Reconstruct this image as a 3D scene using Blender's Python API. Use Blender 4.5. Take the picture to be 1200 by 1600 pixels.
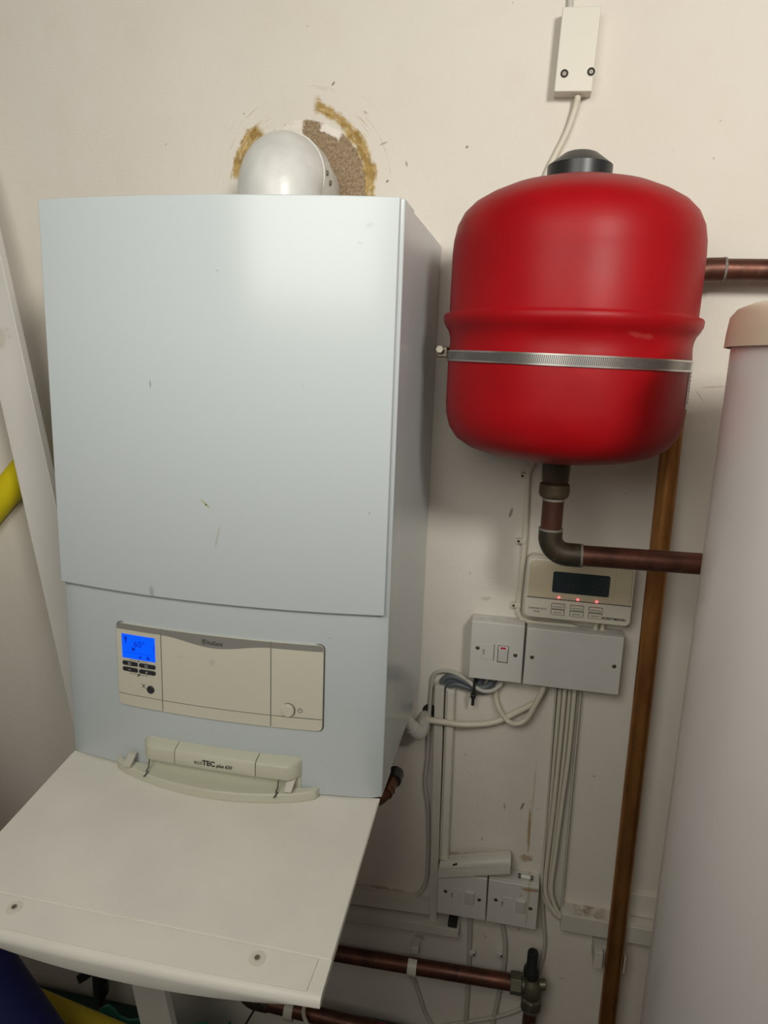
import bpy, bmesh, math, random
from mathutils import Vector, Matrix
random.seed(7)
C = bpy.context.scene.collection
SC = bpy.context.scene
for o in list(bpy.data.objects): bpy.data.objects.remove(o)
ZF = 1.0            # the boiler's underside hangs one metre above the floor; lengths below are mm from there
def V(x, y, z): return Vector((x/1000, y/1000, z/1000 + ZF))

# ------------------------------------------------------------ camera
CAM = (591.1942, -1125.309, 551.8797); F = 1119.40
RM = ((0.97826146, 0.20421446, 0.03606903), (0.07748874, -0.19863743, -0.97700495), (-0.19235388, 0.95856123, -0.21014366))
cd = bpy.data.cameras.new('camera'); cam = bpy.data.objects.new('camera', cd); C.objects.link(cam)
cd.sensor_fit = 'VERTICAL'; cd.sensor_height = 36; cd.lens = F/1600*36; cd.clip_start = 0.02
m = Matrix((RM[0], tuple(-a for a in RM[1]), tuple(-a for a in RM[2]))).transposed()
cam.matrix_world = Matrix.Translation(V(*CAM)) @ m.to_4x4()
SC.camera = cam

# ------------------------------------------------------------ light and exposure
SC.view_settings.view_transform = 'Standard'; SC.view_settings.look = 'None'
SC.view_settings.exposure = 0.0; SC.view_settings.gamma = 1.0; SC.view_settings.use_curve_mapping = False
w = bpy.data.worlds.new('world'); SC.world = w; w.use_nodes = True
w.node_tree.nodes['Background'].inputs[0].default_value = (0.9, 0.95, 1, 1)
w.node_tree.nodes['Background'].inputs[1].default_value = 0.0
def area(name, loc, target, sx, sy, e, col):
    l = bpy.data.lights.new(name, 'AREA'); l.shape = 'RECTANGLE'; l.size = sx; l.size_y = sy; l.energy = e; l.color = col
    o = bpy.data.objects.new(name, l); C.objects.link(o); o.location = V(*loc)
    o.rotation_euler = (V(*target) - V(*loc)).to_track_quat('-Z', 'Y').to_euler(); return o
def bulb(name, loc, r, e, col):
    l = bpy.data.lights.new(name, 'POINT'); l.shadow_soft_size = r; l.energy = e; l.color = col
    o = bpy.data.objects.new(name, l); C.objects.link(o); o.location = V(*loc); return o
bulb('ceiling_lamp_light', (1300, -1800, 1235), 0.17, 88, (1, 0.965, 0.91))
area('added_fill_light', (250, -1500, 1000), (500, 0, 100), 0.7, 0.7, 8.8, (0.99, 0.965, 0.88))  # added fill without a real fitting, lifts the boiler front and shadowed wall

# ------------------------------------------------------------ materials
def nt(name):
    m = bpy.data.materials.new(name); m.use_nodes = True
    return m, m.node_tree, m.node_tree.nodes['Principled BSDF']
def N(t, typ, **kw):
    n = t.nodes.new(typ)
    for k, v in kw.items(): setattr(n, k, v)
    return n
def M_(t, op, a, b=None, c=None, clamp=False):
    n = t.nodes.new('ShaderNodeMath'); n.operation = op; n.use_clamp = clamp
    for i, v in enumerate((a, b, c)):
        if v is None: continue
        if isinstance(v, (int, float)): n.inputs[i].default_value = v
        else: t.links.new(v, n.inputs[i])
    return n.outputs[0]
def mixc(t, fac, a, b):
    n = t.nodes.new('ShaderNodeMix'); n.data_type = 'RGBA'
    if isinstance(fac, (int, float)): n.inputs[0].default_value = fac
    else: t.links.new(fac, n.inputs[0])
    for i, v in ((6, a), (7, b)):
        if isinstance(v, tuple): n.inputs[i].default_value = (*v, 1)
        else: t.links.new(v, n.inputs[i])
    return n.outputs[2]
def step(t, v, lo, hi):
    n = t.nodes.new('ShaderNodeMapRange'); n.interpolation_type = 'SMOOTHSTEP'
    t.links.new(v, n.inputs[0]); n.inputs[1].default_value = lo; n.inputs[2].default_value = hi
    return n.outputs[0]
def noise(t, scale, detail=3, vec=None, rough=0.5):
    n = t.nodes.new('ShaderNodeTexNoise'); n.inputs['Scale'].default_value = scale; n.inputs['Detail'].default_value = detail
    n.inputs['Roughness'].default_value = rough
    if vec is not None: t.links.new(vec, n.inputs['Vector'])
    return n.outputs[0]
def pos(t): return t.nodes.new('ShaderNodeNewGeometry').outputs['Position']
def xz(t, P):
    s = t.nodes.new('ShaderNodeSeparateXYZ'); t.links.new(P, s.inputs[0])
    return M_(t, 'MULTIPLY', s.outputs[0], 1000), M_(t, 'MULTIPLY', M_(t, 'SUBTRACT', s.outputs[2], ZF), 1000)
def blob(t, X, Z, nz, cx, cz, rx, rz, rot=0, soft=0.6, ragged=0.8):
    if min(rx, rz) < 4: ragged = 0.4
    """mask of one smudge, millimetres on the surface"""
    c, s = math.cos(math.radians(rot)), math.sin(math.radians(rot))
    dx = M_(t, 'SUBTRACT', X, cx); dz = M_(t, 'SUBTRACT', Z, cz)
    u = M_(t, 'DIVIDE', M_(t, 'ADD', M_(t, 'MULTIPLY', dx, c), M_(t, 'MULTIPLY', dz, s)), rx)
    v = M_(t, 'DIVIDE', M_(t, 'SUBTRACT', M_(t, 'MULTIPLY', dz, c), M_(t, 'MULTIPLY', dx, s)), rz)
    r = M_(t, 'SQRT', M_(t, 'ADD', M_(t, 'MULTIPLY', u, u), M_(t, 'MULTIPLY', v, v)))
    r = M_(t, 'ADD', r, M_(t, 'MULTIPLY', M_(t, 'SUBTRACT', nz, 0.5), ragged*2))
    return M_(t, 'SUBTRACT', 1.0, step(t, r, 1-soft, 1.0))
def simple(name, col, rough=0.5, metal=0.0, var=0.0, scale=40, bump=0.0, bscale=300, coat=0.0, emit=None, estr=1.0, spec=None, stains=()):
    m, t, b = nt(name)
    base = col; P = None
    if var or bump or stains: P = pos(t)
    if var:
        n = noise(t, scale, 4, P)
        lo = tuple(max(0, c*(1-var)) for c in col); hi = tuple(min(1, c*(1+var*0.6)) for c in col)
        base = mixc(t, step(t, n, 0.3, 0.7), lo, hi)
    if stains:
        X, Z = xz(t, P); nz = noise(t, 90, 4, P)
        for (cx, cz, rx, rz, rot, c2, k) in stains:
            base = mixc(t, M_(t, 'MULTIPLY', blob(t, X, Z, nz, cx, cz, rx, rz, rot), k), base, c2)
    if isinstance(base, tuple): b.inputs['Base Color'].default_value = (*base, 1)
    else: t.links.new(base, b.inputs['Base Color'])
    b.inputs['Roughness'].default_value = rough; b.inputs['Metallic'].default_value = metal
    if coat: b.inputs['Coat Weight'].default_value = coat; b.inputs['Coat Roughness'].default_value = 0.12
    if spec is not None: b.inputs['Specular IOR Level'].default_value = spec
    if bump:
        bn = N(t, 'ShaderNodeBump'); bn.inputs['Strength'].default_value = bump; bn.inputs['Distance'].default_value = 0.002
        t.links.new(noise(t, bscale, 3, P), bn.inputs['Height']); t.links.new(bn.outputs[0], b.inputs['Normal'])
    if emit:
        b.inputs['Emission Color'].default_value = (*emit, 1); b.inputs['Emission Strength'].default_value = estr
    return m

def wall_material():
    m, t, b = nt('painted_plaster_wall')
    P = pos(t); X, Z = xz(t, P)
    base = mixc(t, step(t, noise(t, 2.5, 3, P), 0.3, 0.7), (0.70, 0.655, 0.575), (0.74, 0.70, 0.625))
    base = mixc(t, M_(t, 'MULTIPLY', step(t, noise(t, 14, 5, P), 0.5, 0.75), 0.3), base, (0.68, 0.62, 0.53))
    # small dark flecks
    fl = step(t, noise(t, 70, 2, P), 0.735, 0.76)
    base = mixc(t, M_(t, 'MULTIPLY', fl, 0.55), base, (0.25, 0.17, 0.11))
    nz = noise(t, 90, 4, P); nzl = noise(t, 28, 5, P, 0.65)
    dx = M_(t, 'SUBTRACT', X, 222); dz = M_(t, 'SUBTRACT', Z, 800)
    r0 = M_(t, 'SQRT', M_(t, 'ADD', M_(t, 'MULTIPLY', dx, dx), M_(t, 'MULTIPLY', dz, dz)))
    th = M_(t, 'MULTIPLY', M_(t, 'ARCTAN2', dz, dx), 180/math.pi)
    r = M_(t, 'ADD', r0, M_(t, 'MULTIPLY', M_(t, 'SUBTRACT', nzl, 0.5), 34))
    def window(v, a, b_, s): return M_(t, 'MULTIPLY', step(t, v, a-s, a+s), M_(t, 'SUBTRACT', 1.0, step(t, v, b_-s, b_+s)))
    # faint smears where foam was wiped round the opening
    cmb = N(t, 'ShaderNodeCombineXYZ'); t.links.new(M_(t, 'MULTIPLY', r0, 0.35), cmb.inputs[0]); t.links.new(M_(t, 'MULTIPLY', th, 0.03), cmb.inputs[1])
    streak = noise(t, 1.0, 4, cmb.outputs[0], 0.7)
    sm = M_(t, 'MULTIPLY', window(r0, 108, 150, 12), step(t, streak, 0.56, 0.70))
    sm = M_(t, 'MULTIPLY', sm, M_(t, 'MAXIMUM', window(th, 5, 85, 8), window(th, 120, 175, 8)))
    base = mixc(t, M_(t, 'MULTIPLY', sm, 0.7), base, (0.42, 0.27, 0.10))
    # yellow-brown foam arcs
    foamc = mixc(t, step(t, noise(t, 60, 5, P, 0.7), 0.35, 0.65), (0.24, 0.14, 0.025), (0.56, 0.40, 0.15))
    foamc = mixc(t, step(t, streak, 0.45, 0.65), foamc, (0.36, 0.23, 0.07))
    left = M_(t, 'MULTIPLY', window(r, 99, 121, 3), window(th, 130, 171, 3))
    rightr = M_(t, 'ADD', r, M_(t, 'MULTIPLY', M_(t, 'SUBTRACT', nz, 0.5), 12))
    right = M_(t, 'MULTIPLY', window(rightr, 96, 113, 4), window(th, -12, 52, 4))
    r2 = M_(t, 'SUBTRACT', rightr, M_(t, 'MULTIPLY', M_(t, 'SUBTRACT', th, 40), 0.45))
    upper = M_(t, 'MULTIPLY', window(r2, 93, 108, 4), window(th, 44, 82, 3))
    fm = M_(t, 'MAXIMUM', left, M_(t, 'MAXIMUM', right, upper))
    fm = M_(t, 'MULTIPLY', fm, step(t, M_(t, 'ADD', streak, M_(t, 'MULTIPLY', nz, 0.5)), 0.56, 0.72))
    base = mixc(t, M_(t, 'MULTIPLY', M_(t, 'MAXIMUM', left, M_(t, 'MAXIMUM', right, upper)), 0.5), base, (0.55, 0.42, 0.22))
    base = mixc(t, fm, base, foamc)
    # bare sand and cement round the flue, chipped white edge
    rc = M_(t, 'ADD', r0, M_(t, 'MULTIPLY', M_(t, 'SUBTRACT', noise(t, 120, 3, P, 0.7), 0.5), 10))
    cem = mixc(t, step(t, noise(t, 220, 4, P, 0.8), 0.35, 0.7), (0.19, 0.125, 0.065), (0.42, 0.32, 0.21))
    ring = M_(t, 'SUBTRACT', 1.0, step(t, rc, 95, 98))
    rag = M_(t, 'ADD', th, M_(t, 'MULTIPLY', M_(t, 'SUBTRACT', nz, 0.5), 14))
    chips = M_(t, 'MULTIPLY', M_(t, 'MULTIPLY', ring, window(rag, 90, 140, 4)), step(t, nzl, 0.42, 0.5))
    base = mixc(t, M_(t, 'MULTIPLY', chips, 0.85), base, (0.80, 0.74, 0.66))
    base = mixc(t, M_(t, 'MULTIPLY', M_(t, 'MULTIPLY', ring, window(r0, 82, 99, 4)), M_(t, 'MULTIPLY', window(th, 92, 150, 3), step(t, nz, 0.58, 0.64))), base, (0.22, 0.15, 0.09))
    cm1 = M_(t, 'MULTIPLY', ring, M_(t, 'SUBTRACT', 1.0, step(t, rag, 90, 93)))
    lump = M_(t, 'MULTIPLY', window(rag, 53, 74, 2), step(t, rc, 84, 87))
    cm1 = M_(t, 'MULTIPLY', cm1, M_(t, 'SUBTRACT', 1.0, lump)); cm2 = cm1; cm3 = cm1
    base = mixc(t, M_(t, 'MULTIPLY', M_(t, 'MULTIPLY', lump, ring), 0.9), base, (0.82, 0.76, 0.69))
    base = mixc(t, M_(t, 'MAXIMUM', cm1, M_(t, 'MAXIMUM', cm2, cm3)), base, cem)
    # named stains: rust run, scuffs
    st = [(641, -235, 3.5, 62, 2, (0.34, 0.19, 0.05), 0.75), (643, -160, 2.0, 80, 0, (0.45, 0.32, 0.16), 0.45), (640, -290, 14, 9, 0, (0.30, 0.14, 0.04), 0.6),
          (540, -304, 60, 6, 4, (0.38, 0.24, 0.08), 0.6), (626, -190, 2.5, 10, -18, (0.16, 0.11, 0.07), 0.8), (596, -195, 2, 9, 8, (0.25, 0.2, 0.15), 0.6),
          (570, 321, 3, 12, -12, (0.25, 0.19, 0.14), 0.8), (540, 175, 10, 4, 10, (0.36, 0.30, 0.24), 0.4), (380, 834, 2.5, 6, 20, (0.22, 0.15, 0.10), 0.6),
          (344, 862, 8, 2, 20, (0.30, 0.22, 0.14), 0.6), (352, 810, 3.5, 2, 40, (0.14, 0.1, 0.07), 0.8), (315, 905, 2, 5, 60, (0.3, 0.22, 0.14), 0.6),
          (265, 945, 2, 5, -35, (0.14, 0.1, 0.07), 0.8), (468, 855, 3, 2, 30, (0.15, 0.1, 0.07), 0.8), (700, -10, 3, 2, 0, (0.3, 0.22, 0.14), 0.6),
          (512, 215, 2, 2, 0, (0.25, 0.19, 0.14), 0.6), (738, -115, 3, 2, 40, (0.3, 0.24, 0.17), 0.7), (702, -240, 3, 4, 40, (0.2, 0.16, 0.1), 0.6),
          (790, 760, 30, 1.0, -45, (0.35, 0.27, 0.2), 0.6), (845, 528, 22, 1.2, 5, (0.4, 0.3, 0.22), 0.6), (826, 515, 14, 1, -50, (0.4, 0.3, 0.22), 0.6),
          (625, 830, 0.8, 14, 0, (0.6, 0.18, 0.12), 0.7), (430, -405, 90, 7, -4, (0.30, 0.2, 0.09), 0.6), (463, -490, 14, 8, 0, (0.25, 0.18, 0.1), 0.5)]
    for (cx, cz, rx, rz, rot, c2, k) in st:
        base = mixc(t, M_(t, 'MULTIPLY', blob(t, X, Z, nz, cx, cz, rx, rz, rot), k), base, c2)
    t.links.new(base, b.inputs['Base Color']); b.inputs['Roughness'].default_value = 0.62
    b.inputs['Specular IOR Level'].default_value = 0.3
    h = M_(t, 'ADD', M_(t, 'MULTIPLY', noise(t, 260, 3, P), 0.5), M_(t, 'MULTIPLY', noise(t, 18, 3, P), 1.6))
    h = M_(t, 'SUBTRACT', h, M_(t, 'MULTIPLY', M_(t, 'MAXIMUM', cm1, cm2), 2.5))
    bn = N(t, 'ShaderNodeBump'); bn.inputs['Strength'].default_value = 0.35; bn.inputs['Distance'].default_value = 0.002
    t.links.new(h, bn.inputs['Height']); t.links.new(bn.outputs[0], b.inputs['Normal'])
    return m

def copper_material(name, c1, c2, c3, rough=0.42, metal=0.85):
    m, t, b = nt(name); P = pos(t)
    mp = N(t, 'ShaderNodeMapping'); mp.inputs['Scale'].default_value = (1, 1, 0.35); t.links.new(P, mp.inputs[0])
    base = mixc(t, step(t, noise(t, 22, 5, mp.outputs[0], 0.65), 0.35, 0.65), c1, c2)
    base = mixc(t, M_(t, 'MULTIPLY', step(t, noise(t, 75, 4, P, 0.7), 0.58, 0.72), 0.7), base, c3)
    t.links.new(base, b.inputs['Base Color']); b.inputs['Metallic'].default_value = metal
    t.links.new(M_(t, 'ADD', rough, M_(t, 'MULTIPLY', M_(t, 'SUBTRACT', noise(t, 50, 3, P), 0.5), 0.25)), b.inputs['Roughness'])
    return m

WHITE = (0.80, 0.80, 0.78)
M = {}
M['wall'] = wall_material()
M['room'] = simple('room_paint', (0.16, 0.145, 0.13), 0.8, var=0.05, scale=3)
M['floor'] = simple('dark_concrete', (0.06, 0.055, 0.05), 0.8, var=0.3, scale=8, bump=0.3, bscale=60)
smudge = (0.34, 0.34, 0.33)
M['enamel'] = simple('white_enamel', (0.535, 0.59, 0.60), 0.22, coat=0.1)
M['door'] = simple('white_enamel_marked', (0.535, 0.59, 0.60), 0.22, coat=0.1, stains=[
    (142, 252, 4.5, 16, 8, (0.36, 0.35, 0.36), 0.75), (217, 374, 11, 2.0, -40, (0.42, 0.44, 0.20), 0.85), (218, 373, 1.6, 1.2, 0, (0.05, 0.06, 0.02), 1),
    (232, 334, 2.2, 20, -12, (0.46, 0.46, 0.44), 0.8), (149, 512, 0.8, 7, 3, (0.1, 0.1, 0.1), 0.9), (335, 518, 2.2, 3.2, 0, (0.5, 0.52, 0.5), 0.7),
    (405, 690, 6, 3, 20, (0.45, 0.5, 0.5), 0.6), (395, 672, 3, 2, 0, (0.45, 0.5, 0.5), 0.6), (330, 320, 8, 2, 20, (0.55, 0.55, 0.55), 0.6),
    (236, 640, 3, 1, 0, (0.4, 0.42, 0.42), 0.7), (415, 375, 1.4, 1.4, 0, (0.3, 0.3, 0.3), 0.7)])
M['lower'] = simple('white_enamel_lower', (0.535, 0.59, 0.60), 0.24, coat=0.1, stains=[
    (81, 222, 4, 3, 0, (0.55, 0.54, 0.5), 0.6), (362, 222, 3, 3, 0, (0.55, 0.54, 0.5), 0.5), (370, 215, 2, 1, 0, (0.25, 0.25, 0.25), 0.6)])
M['flap'] = simple('off_white_coated_steel', (0.82, 0.80, 0.72), 0.45, var=0.04, scale=12, bump=0.10, bscale=700, stains=[])
M['beige'] = simple('beige_plastic', (0.62, 0.62, 0.50), 0.42, bump=0.05, bscale=900)
M['beige_panel'] = simple('light_beige_plastic', (0.63, 0.61, 0.50), 0.40, bump=0.04, bscale=900, stains=[
    (222, 170, 5, 6, 0, (0.45, 0.43, 0.38), 0.4), (178, 172, 3, 4, 0, (0.45, 0.43, 0.38), 0.4)])
M['grey_band'] = simple('grey_band_plastic', (0.25, 0.245, 0.225), 0.4)
M['bezel'] = simple('dark_bezel', (0.09, 0.09, 0.085), 0.4)
M['lcd'] = simple('blue_backlit_display', (0.0, 0.02, 0.2), 0.2, emit=(0.0, 0.095, 1.0), estr=1.0)
M['lcdink'] = simple('dark_blue_display_digits', (0.0, 0.01, 0.15), 0.3, emit=(0.0, 0.022, 0.38), estr=1.0)
M['btn'] = simple('charcoal_button', (0.03, 0.03, 0.034), 0.4)
M['ink'] = simple('black_ink', (0.02, 0.02, 0.022), 0.5)
M['greyink'] = simple('grey_ink', (0.10, 0.10, 0.095), 0.5)
M['paleink'] = simple('pale_grey_ink', (0.55, 0.55, 0.52), 0.5)
M['dark'] = simple('dark_gap', (0.02, 0.018, 0.015), 0.8)
M['steel'] = simple('bright_steel', (0.62, 0.60, 0.56), 0.28, metal=1.0)
M['screw'] = simple('dull_screw', (0.22, 0.20, 0.16), 0.4, metal=0.8)
M['flue'] = simple('white_painted_aluminium', (0.66, 0.665, 0.63), 0.34, coat=0.12, var=0.10, scale=26, bump=0.12, bscale=220)
M['seal'] = simple('pale_seal', (0.75, 0.74, 0.70), 0.4)
M['red'] = simple('red_enamel', (0.31, 0.003, 0.006), 0.43, spec=0.2, coat=0.0, var=0.10, scale=14, bump=0.03, bscale=120, stains=[
    (610, 668, 1.6, 5, -10, (0.25, 0.01, 0.01), 0.7), (508, 672, 1.6, 1.6, 0, (0.2, 0.01, 0.01), 0.7), (640, 640, 2, 4, 20, (0.3, 0.01, 0.01), 0.6), (700, 585, 20, 4, -8, (0.36, 0.05, 0.04), 0.5)])
M['black'] = simple('black_plastic', (0.018, 0.02, 0.02), 0.38)
M['label'] = simple('paper_label', (0.78, 0.78, 0.74), 0.6)
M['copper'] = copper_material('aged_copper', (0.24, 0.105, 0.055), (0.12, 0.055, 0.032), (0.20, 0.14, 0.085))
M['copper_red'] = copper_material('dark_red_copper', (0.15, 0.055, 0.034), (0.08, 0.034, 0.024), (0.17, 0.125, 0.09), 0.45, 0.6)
M['copper_warm'] = copper_material('golden_copper', (0.50, 0.23, 0.07), (0.32, 0.14, 0.045), (0.30, 0.17, 0.08), 0.40)
M['copper_black'] = copper_material('tarnished_copper', (0.035, 0.03, 0.024), (0.085, 0.06, 0.035), (0.12, 0.12, 0.10), 0.5, 0.5)
M['solder'] = simple('solder_crust', (0.22, 0.21, 0.18), 0.6, metal=0.3, bump=0.8, bscale=400)
M['brass'] = copper_material('dull_brass', (0.17, 0.165, 0.12), (0.12, 0.11, 0.08), (0.28, 0.27, 0.21), 0.45, 0.6)
M['pvc'] = simple('white_plastic_box', (0.61, 0.595, 0.555), 0.38, var=0.03, scale=20)
M['pvc_cream'] = simple('cream_white_plastic_box', (0.72, 0.69, 0.60), 0.4)
M['sw_rust'] = simple('rust_stained_white_plastic', (0.61, 0.595, 0.555), 0.38, stains=[(648, -345, 3, 75, 0, (0.46, 0.37, 0.2), 0.6), (650, -322, 18, 4, 4, (0.36, 0.19, 0.06), 0.8), (635, -336, 3, 6, -15, (0.4, 0.38, 0.35), 0.5)])
M['box_dusty'] = simple('dusty_box_plastic', (0.64, 0.62, 0.58), 0.5, var=0.1, scale=60)
M['prog'] = simple('cream_plastic', (0.66, 0.63, 0.53), 0.42)
M['prog_beige'] = simple('yellowed_plastic', (0.58, 0.51, 0.36), 0.42)
M['glass'] = simple('dark_display_glass', (0.02, 0.035, 0.04), 0.12, coat=0.6)
M['led'] = simple('lit_red_led', (0.8, 0.1, 0.1), 0.3, emit=(1.0, 0.12, 0.13), estr=2.2)
M['neon'] = simple('red_neon_window', (0.6, 0.02, 0.04), 0.25)
M['cable'] = simple('cream_white_cable', (0.64, 0.60, 0.49), 0.45)
M['cable_grey'] = simple('grey_white_cable', (0.50, 0.48, 0.42), 0.45)
M['cable_dark'] = simple('slate_grey_cable', (0.11, 0.13, 0.14), 0.45)
M['trunk'] = simple('off_white_trunking', (0.60, 0.57, 0.50), 0.45, var=0.05, scale=18)
M['trunk_dirty'] = simple('dirty_white_trunking', (0.60, 0.57, 0.50), 0.5, var=0.08, scale=30, stains=[
    (748, -357, 26, 9, 0, (0.22, 0.15, 0.08), 0.75), (770, -360, 16, 5, 0, (0.3, 0.22, 0.13), 0.5), (640, -320, 30, 7, 0, (0.4, 0.2, 0.05), 0.8)])
M['board'] = simple('white_board_laminate', (0.66, 0.64, 0.60), 0.4, var=0.04, scale=5, stains=[(-255, 560, 26, 24, 0, (0.52, 0.47, 0.38), 0.6), (-238, 380, 3, 2, 0, (0.4, 0.37, 0.3), 0.6)])
M['yellow'] = simple('yellow_foam', (0.75, 0.62, 0.002), 0.75, bump=0.25, bscale=500)
M['yellow_shaded'] = simple('shaded_yellow_foam', (0.36, 0.27, 0.004), 0.75, bump=0.25, bscale=500)  # same yellow foam, darkened in its colour for the shade low down
M['blue'] = simple('deep_blue_foam', (0.001, 0.003, 0.07), 0.6, bump=0.2, bscale=400)
M['green'] = simple('dark_green_foam', (0.004, 0.03, 0.022), 0.6, bump=0.2, bscale=400)
M['teal'] = simple('teal_plastic', (0.010, 0.13, 0.085), 0.4)
M['cylinder'] = simple('white_pink_cylinder_jacket', (0.80, 0.76, 0.73), 0.30, coat=0.15, var=0.03, scale=6, stains=[
    (830, 80, 4, 12, 20, (0.28, 0.24, 0.2), 0.8), (852, 96, 3, 12, -30, (0.4, 0.36, 0.32), 0.6), (828, -95, 4, 22, 8, (0.40, 0.35, 0.30), 0.7), (845, 92, 2, 10, 35, (0.42, 0.38, 0.33), 0.6)])
M['cap'] = simple('cream_plastic_cap', (0.72, 0.58, 0.44), 0.4)
M['tag_red'] = simple('dull_red_plastic', (0.24, 0.01, 0.015), 0.45)
M['diffuser'] = simple('lamp_diffuser', (0.8, 0.8, 0.8), 0.5, emit=(1, 0.93, 0.85), estr=3)

# ------------------------------------------------------------ object helpers
def thing(name, label, cat, loc, group=None):
    o = bpy.data.objects.new(name, None); C.objects.link(o); o.empty_display_size = 0.03
    o.location = V(*loc); o['label'] = label; o['category'] = cat
    if group: o['group'] = group
    return o
def root_loc(p):
    while p.parent: p = p.parent
    return p.location.copy()
def finish(name, bm, mat, parent=None, origin=None, bevel=0.0, seg=2, smooth=35, label=None):
    off = root_loc(parent) if parent else (V(*origin) if origin else Vector((0, 0, 0)))
    bmesh.ops.remove_doubles(bm, verts=bm.verts, dist=1e-7)
    bmesh.ops.recalc_face_normals(bm, faces=bm.faces)
    for v in bm.verts: v.co -= off
    me = bpy.data.meshes.new(name)
    for f in bm.faces: f.smooth = True
    for e in bm.edges:
        if len(e.link_faces) == 2 and e.calc_face_angle(0) > math.radians(smooth): e.smooth = False
    bm.to_mesh(me); bm.free(); me.materials.append(M[mat])
    o = bpy.data.objects.new(name, me); C.objects.link(o)
    if parent: o.parent = parent
    else: o.location = off
    if bevel:
        b = o.modifiers.new('edge', 'BEVEL'); b.width = bevel/1000; b.segments = seg; b.limit_method = 'ANGLE'; b.angle_limit = math.radians(40)
        b.harden_normals = True
    if label: o['label'] = label
    return o
def single(o, label, cat, group=None, kind=None):
    if kind: o['kind'] = kind; return o
    o['label'] = label; o['category'] = cat
    if group: o['group'] = group
    return o
def B(): return bmesh.new()
def box(bm, x0, x1, y0, y1, z0, z1, rot=0, about=None):
    vs = [bm.verts.new(V(x, y, z)) for x in (x0, x1) for y in (y0, y1) for z in (z0, z1)]
    for f in ((0, 1, 3, 2), (4, 6, 7, 5), (0, 4, 5, 1), (2, 3, 7, 6), (0, 2, 6, 4), (1, 5, 7, 3)): bm.faces.new([vs[i] for i in f])
    if rot:
        c = V(*(about or ((x0+x1)/2, 0, (z0+z1)/2)))
        bmesh.ops.rotate(bm, verts=vs, cent=c, matrix=Matrix.Rotation(math.radians(rot), 3, 'Y'))
    return bm
def hexa(bm, pts):
    """eight corners: four of the near outline, then the four behind them"""
    vs = [bm.verts.new(V(*p)) for p in pts]
    for f in ((0, 1, 2, 3), (7, 6, 5, 4), (0, 4, 5, 1), (1, 5, 6, 2), (2, 6, 7, 3), (3, 7, 4, 0)): bm.faces.new([vs[i] for i in f])
    return bm
def prism(bm, outline, y0, y1):
    """outline of (x,z) run from depth y0 to y1"""
    a = [bm.verts.new(V(x, y0, z)) for x, z in outline]; b = [bm.verts.new(V(x, y1, z)) for x, z in outline]
    bm.faces.new(a); bm.faces.new(b[::-1])
    n = len(a)
    for i in range(n): bm.faces.new((a[i], a[(i+1) % n], b[(i+1) % n], b[i]))
    return bm
def smoothpath(pts, n=8):
    P = [Vector(p) for p in pts]; P = [P[0]*2-P[1]] + P + [P[-1]*2-P[-2]]; out = []
    for i in range(1, len(P)-2):
        for k in range(n):
            t = k/n; a, b, c, d = P[i-1], P[i], P[i+1], P[i+2]
            out.append(0.5*((2*b)+(-a+c)*t+(2*a-5*b+4*c-d)*t*t+(-a+3*b-3*c+d)*t**3))
    out.append(P[-2]); return out
def tube(bm, pts, r, seg=16, smooth=0, flat=1.0, caps=True):
    """tube of radius r (or one per point) along points in mm"""
    if smooth: pts = smoothpath(pts, smooth)
    P = [V(*p) for p in pts]; rr = r if isinstance(r, (list, tuple)) else [r]*len(P)
    rings = []; up = None
    for i, p in enumerate(P):
        t = (P[min(i+1, len(P)-1)] - P[max(i-1, 0)])
        if t.length < 1e-9: t = Vector((0, 0, 1))
        t.normalize()
        if up is None:
            up = Vector((0, -1, 0)) if abs(t.y) < 0.9 else Vector((1, 0, 0))
        up = (up - t*up.dot(t)).normalized(); s = t.cross(up)
        ring = []
        for k in range(seg):
            a = 2*math.pi*k/seg
            ring.append(bm.verts.new(p + (up*math.cos(a)*flat + s*math.sin(a))*rr[i]/1000))
        rings.append(ring)
    for a, b in zip(rings, rings[1:]):
        for k in range(seg): bm.faces.new((a[k], a[(k+1) % seg], b[(k+1) % seg], b[k]))
    if caps: bm.faces.new(rings[0][::-1]); bm.faces.new(rings[-1])
    return bm
def lathe(bm, prof, cx, cy, seg=96, axis='z', c0=0):
    """prof of (r, h); axis z about (cx,cy) or axis y about (cx, z=cy)"""
    rings = []
    for r, h in prof:
        if r < 0.01:
            rings.append([bm.verts.new(V(cx, cy, h) if axis == 'z' else V(cx, h, cy))])
        else:
            ring = []
            for k in range(seg):
                a = 2*math.pi*(k+c0)/seg; u, v = r*math.cos(a), r*math.sin(a)
                ring.append(bm.verts.new(V(cx+u, cy+v, h) if axis == 'z' else V(cx+u, h, cy+v)))
            rings.append(ring)
    for a, b in zip(rings, rings[1:]):
        if len(a) == 1 and len(b) == 1: continue
        if len(a) == 1:
            for k in range(seg): bm.faces.new((a[0], b[(k+1) % seg], b[k]))
        elif len(b) == 1:
            for k in range(seg): bm.faces.new((a[k], a[(k+1) % seg], b[0]))
        else:
            for k in range(seg): bm.faces.new((a[k], a[(k+1) % seg], b[(k+1) % seg], b[k]))
    return bm
def arc(c, r, a0, a1, n=8): return [(c[0]+r*math.cos(math.radians(a0+(a1-a0)*i/n)), c[1]+r*math.sin(math.radians(a0+(a1-a0)*i/n))) for i in range(n+1)]
def rrect(x0, x1, z0, z1, r, n=5):
    return arc((x1-r, z1-r), r, 0, 90, n)+arc((x0+r, z1-r), r, 90, 180, n)+arc((x0+r, z0+r), r, 180, 270, n)+arc((x1-r, z0+r), r, 270, 360, n)
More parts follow.
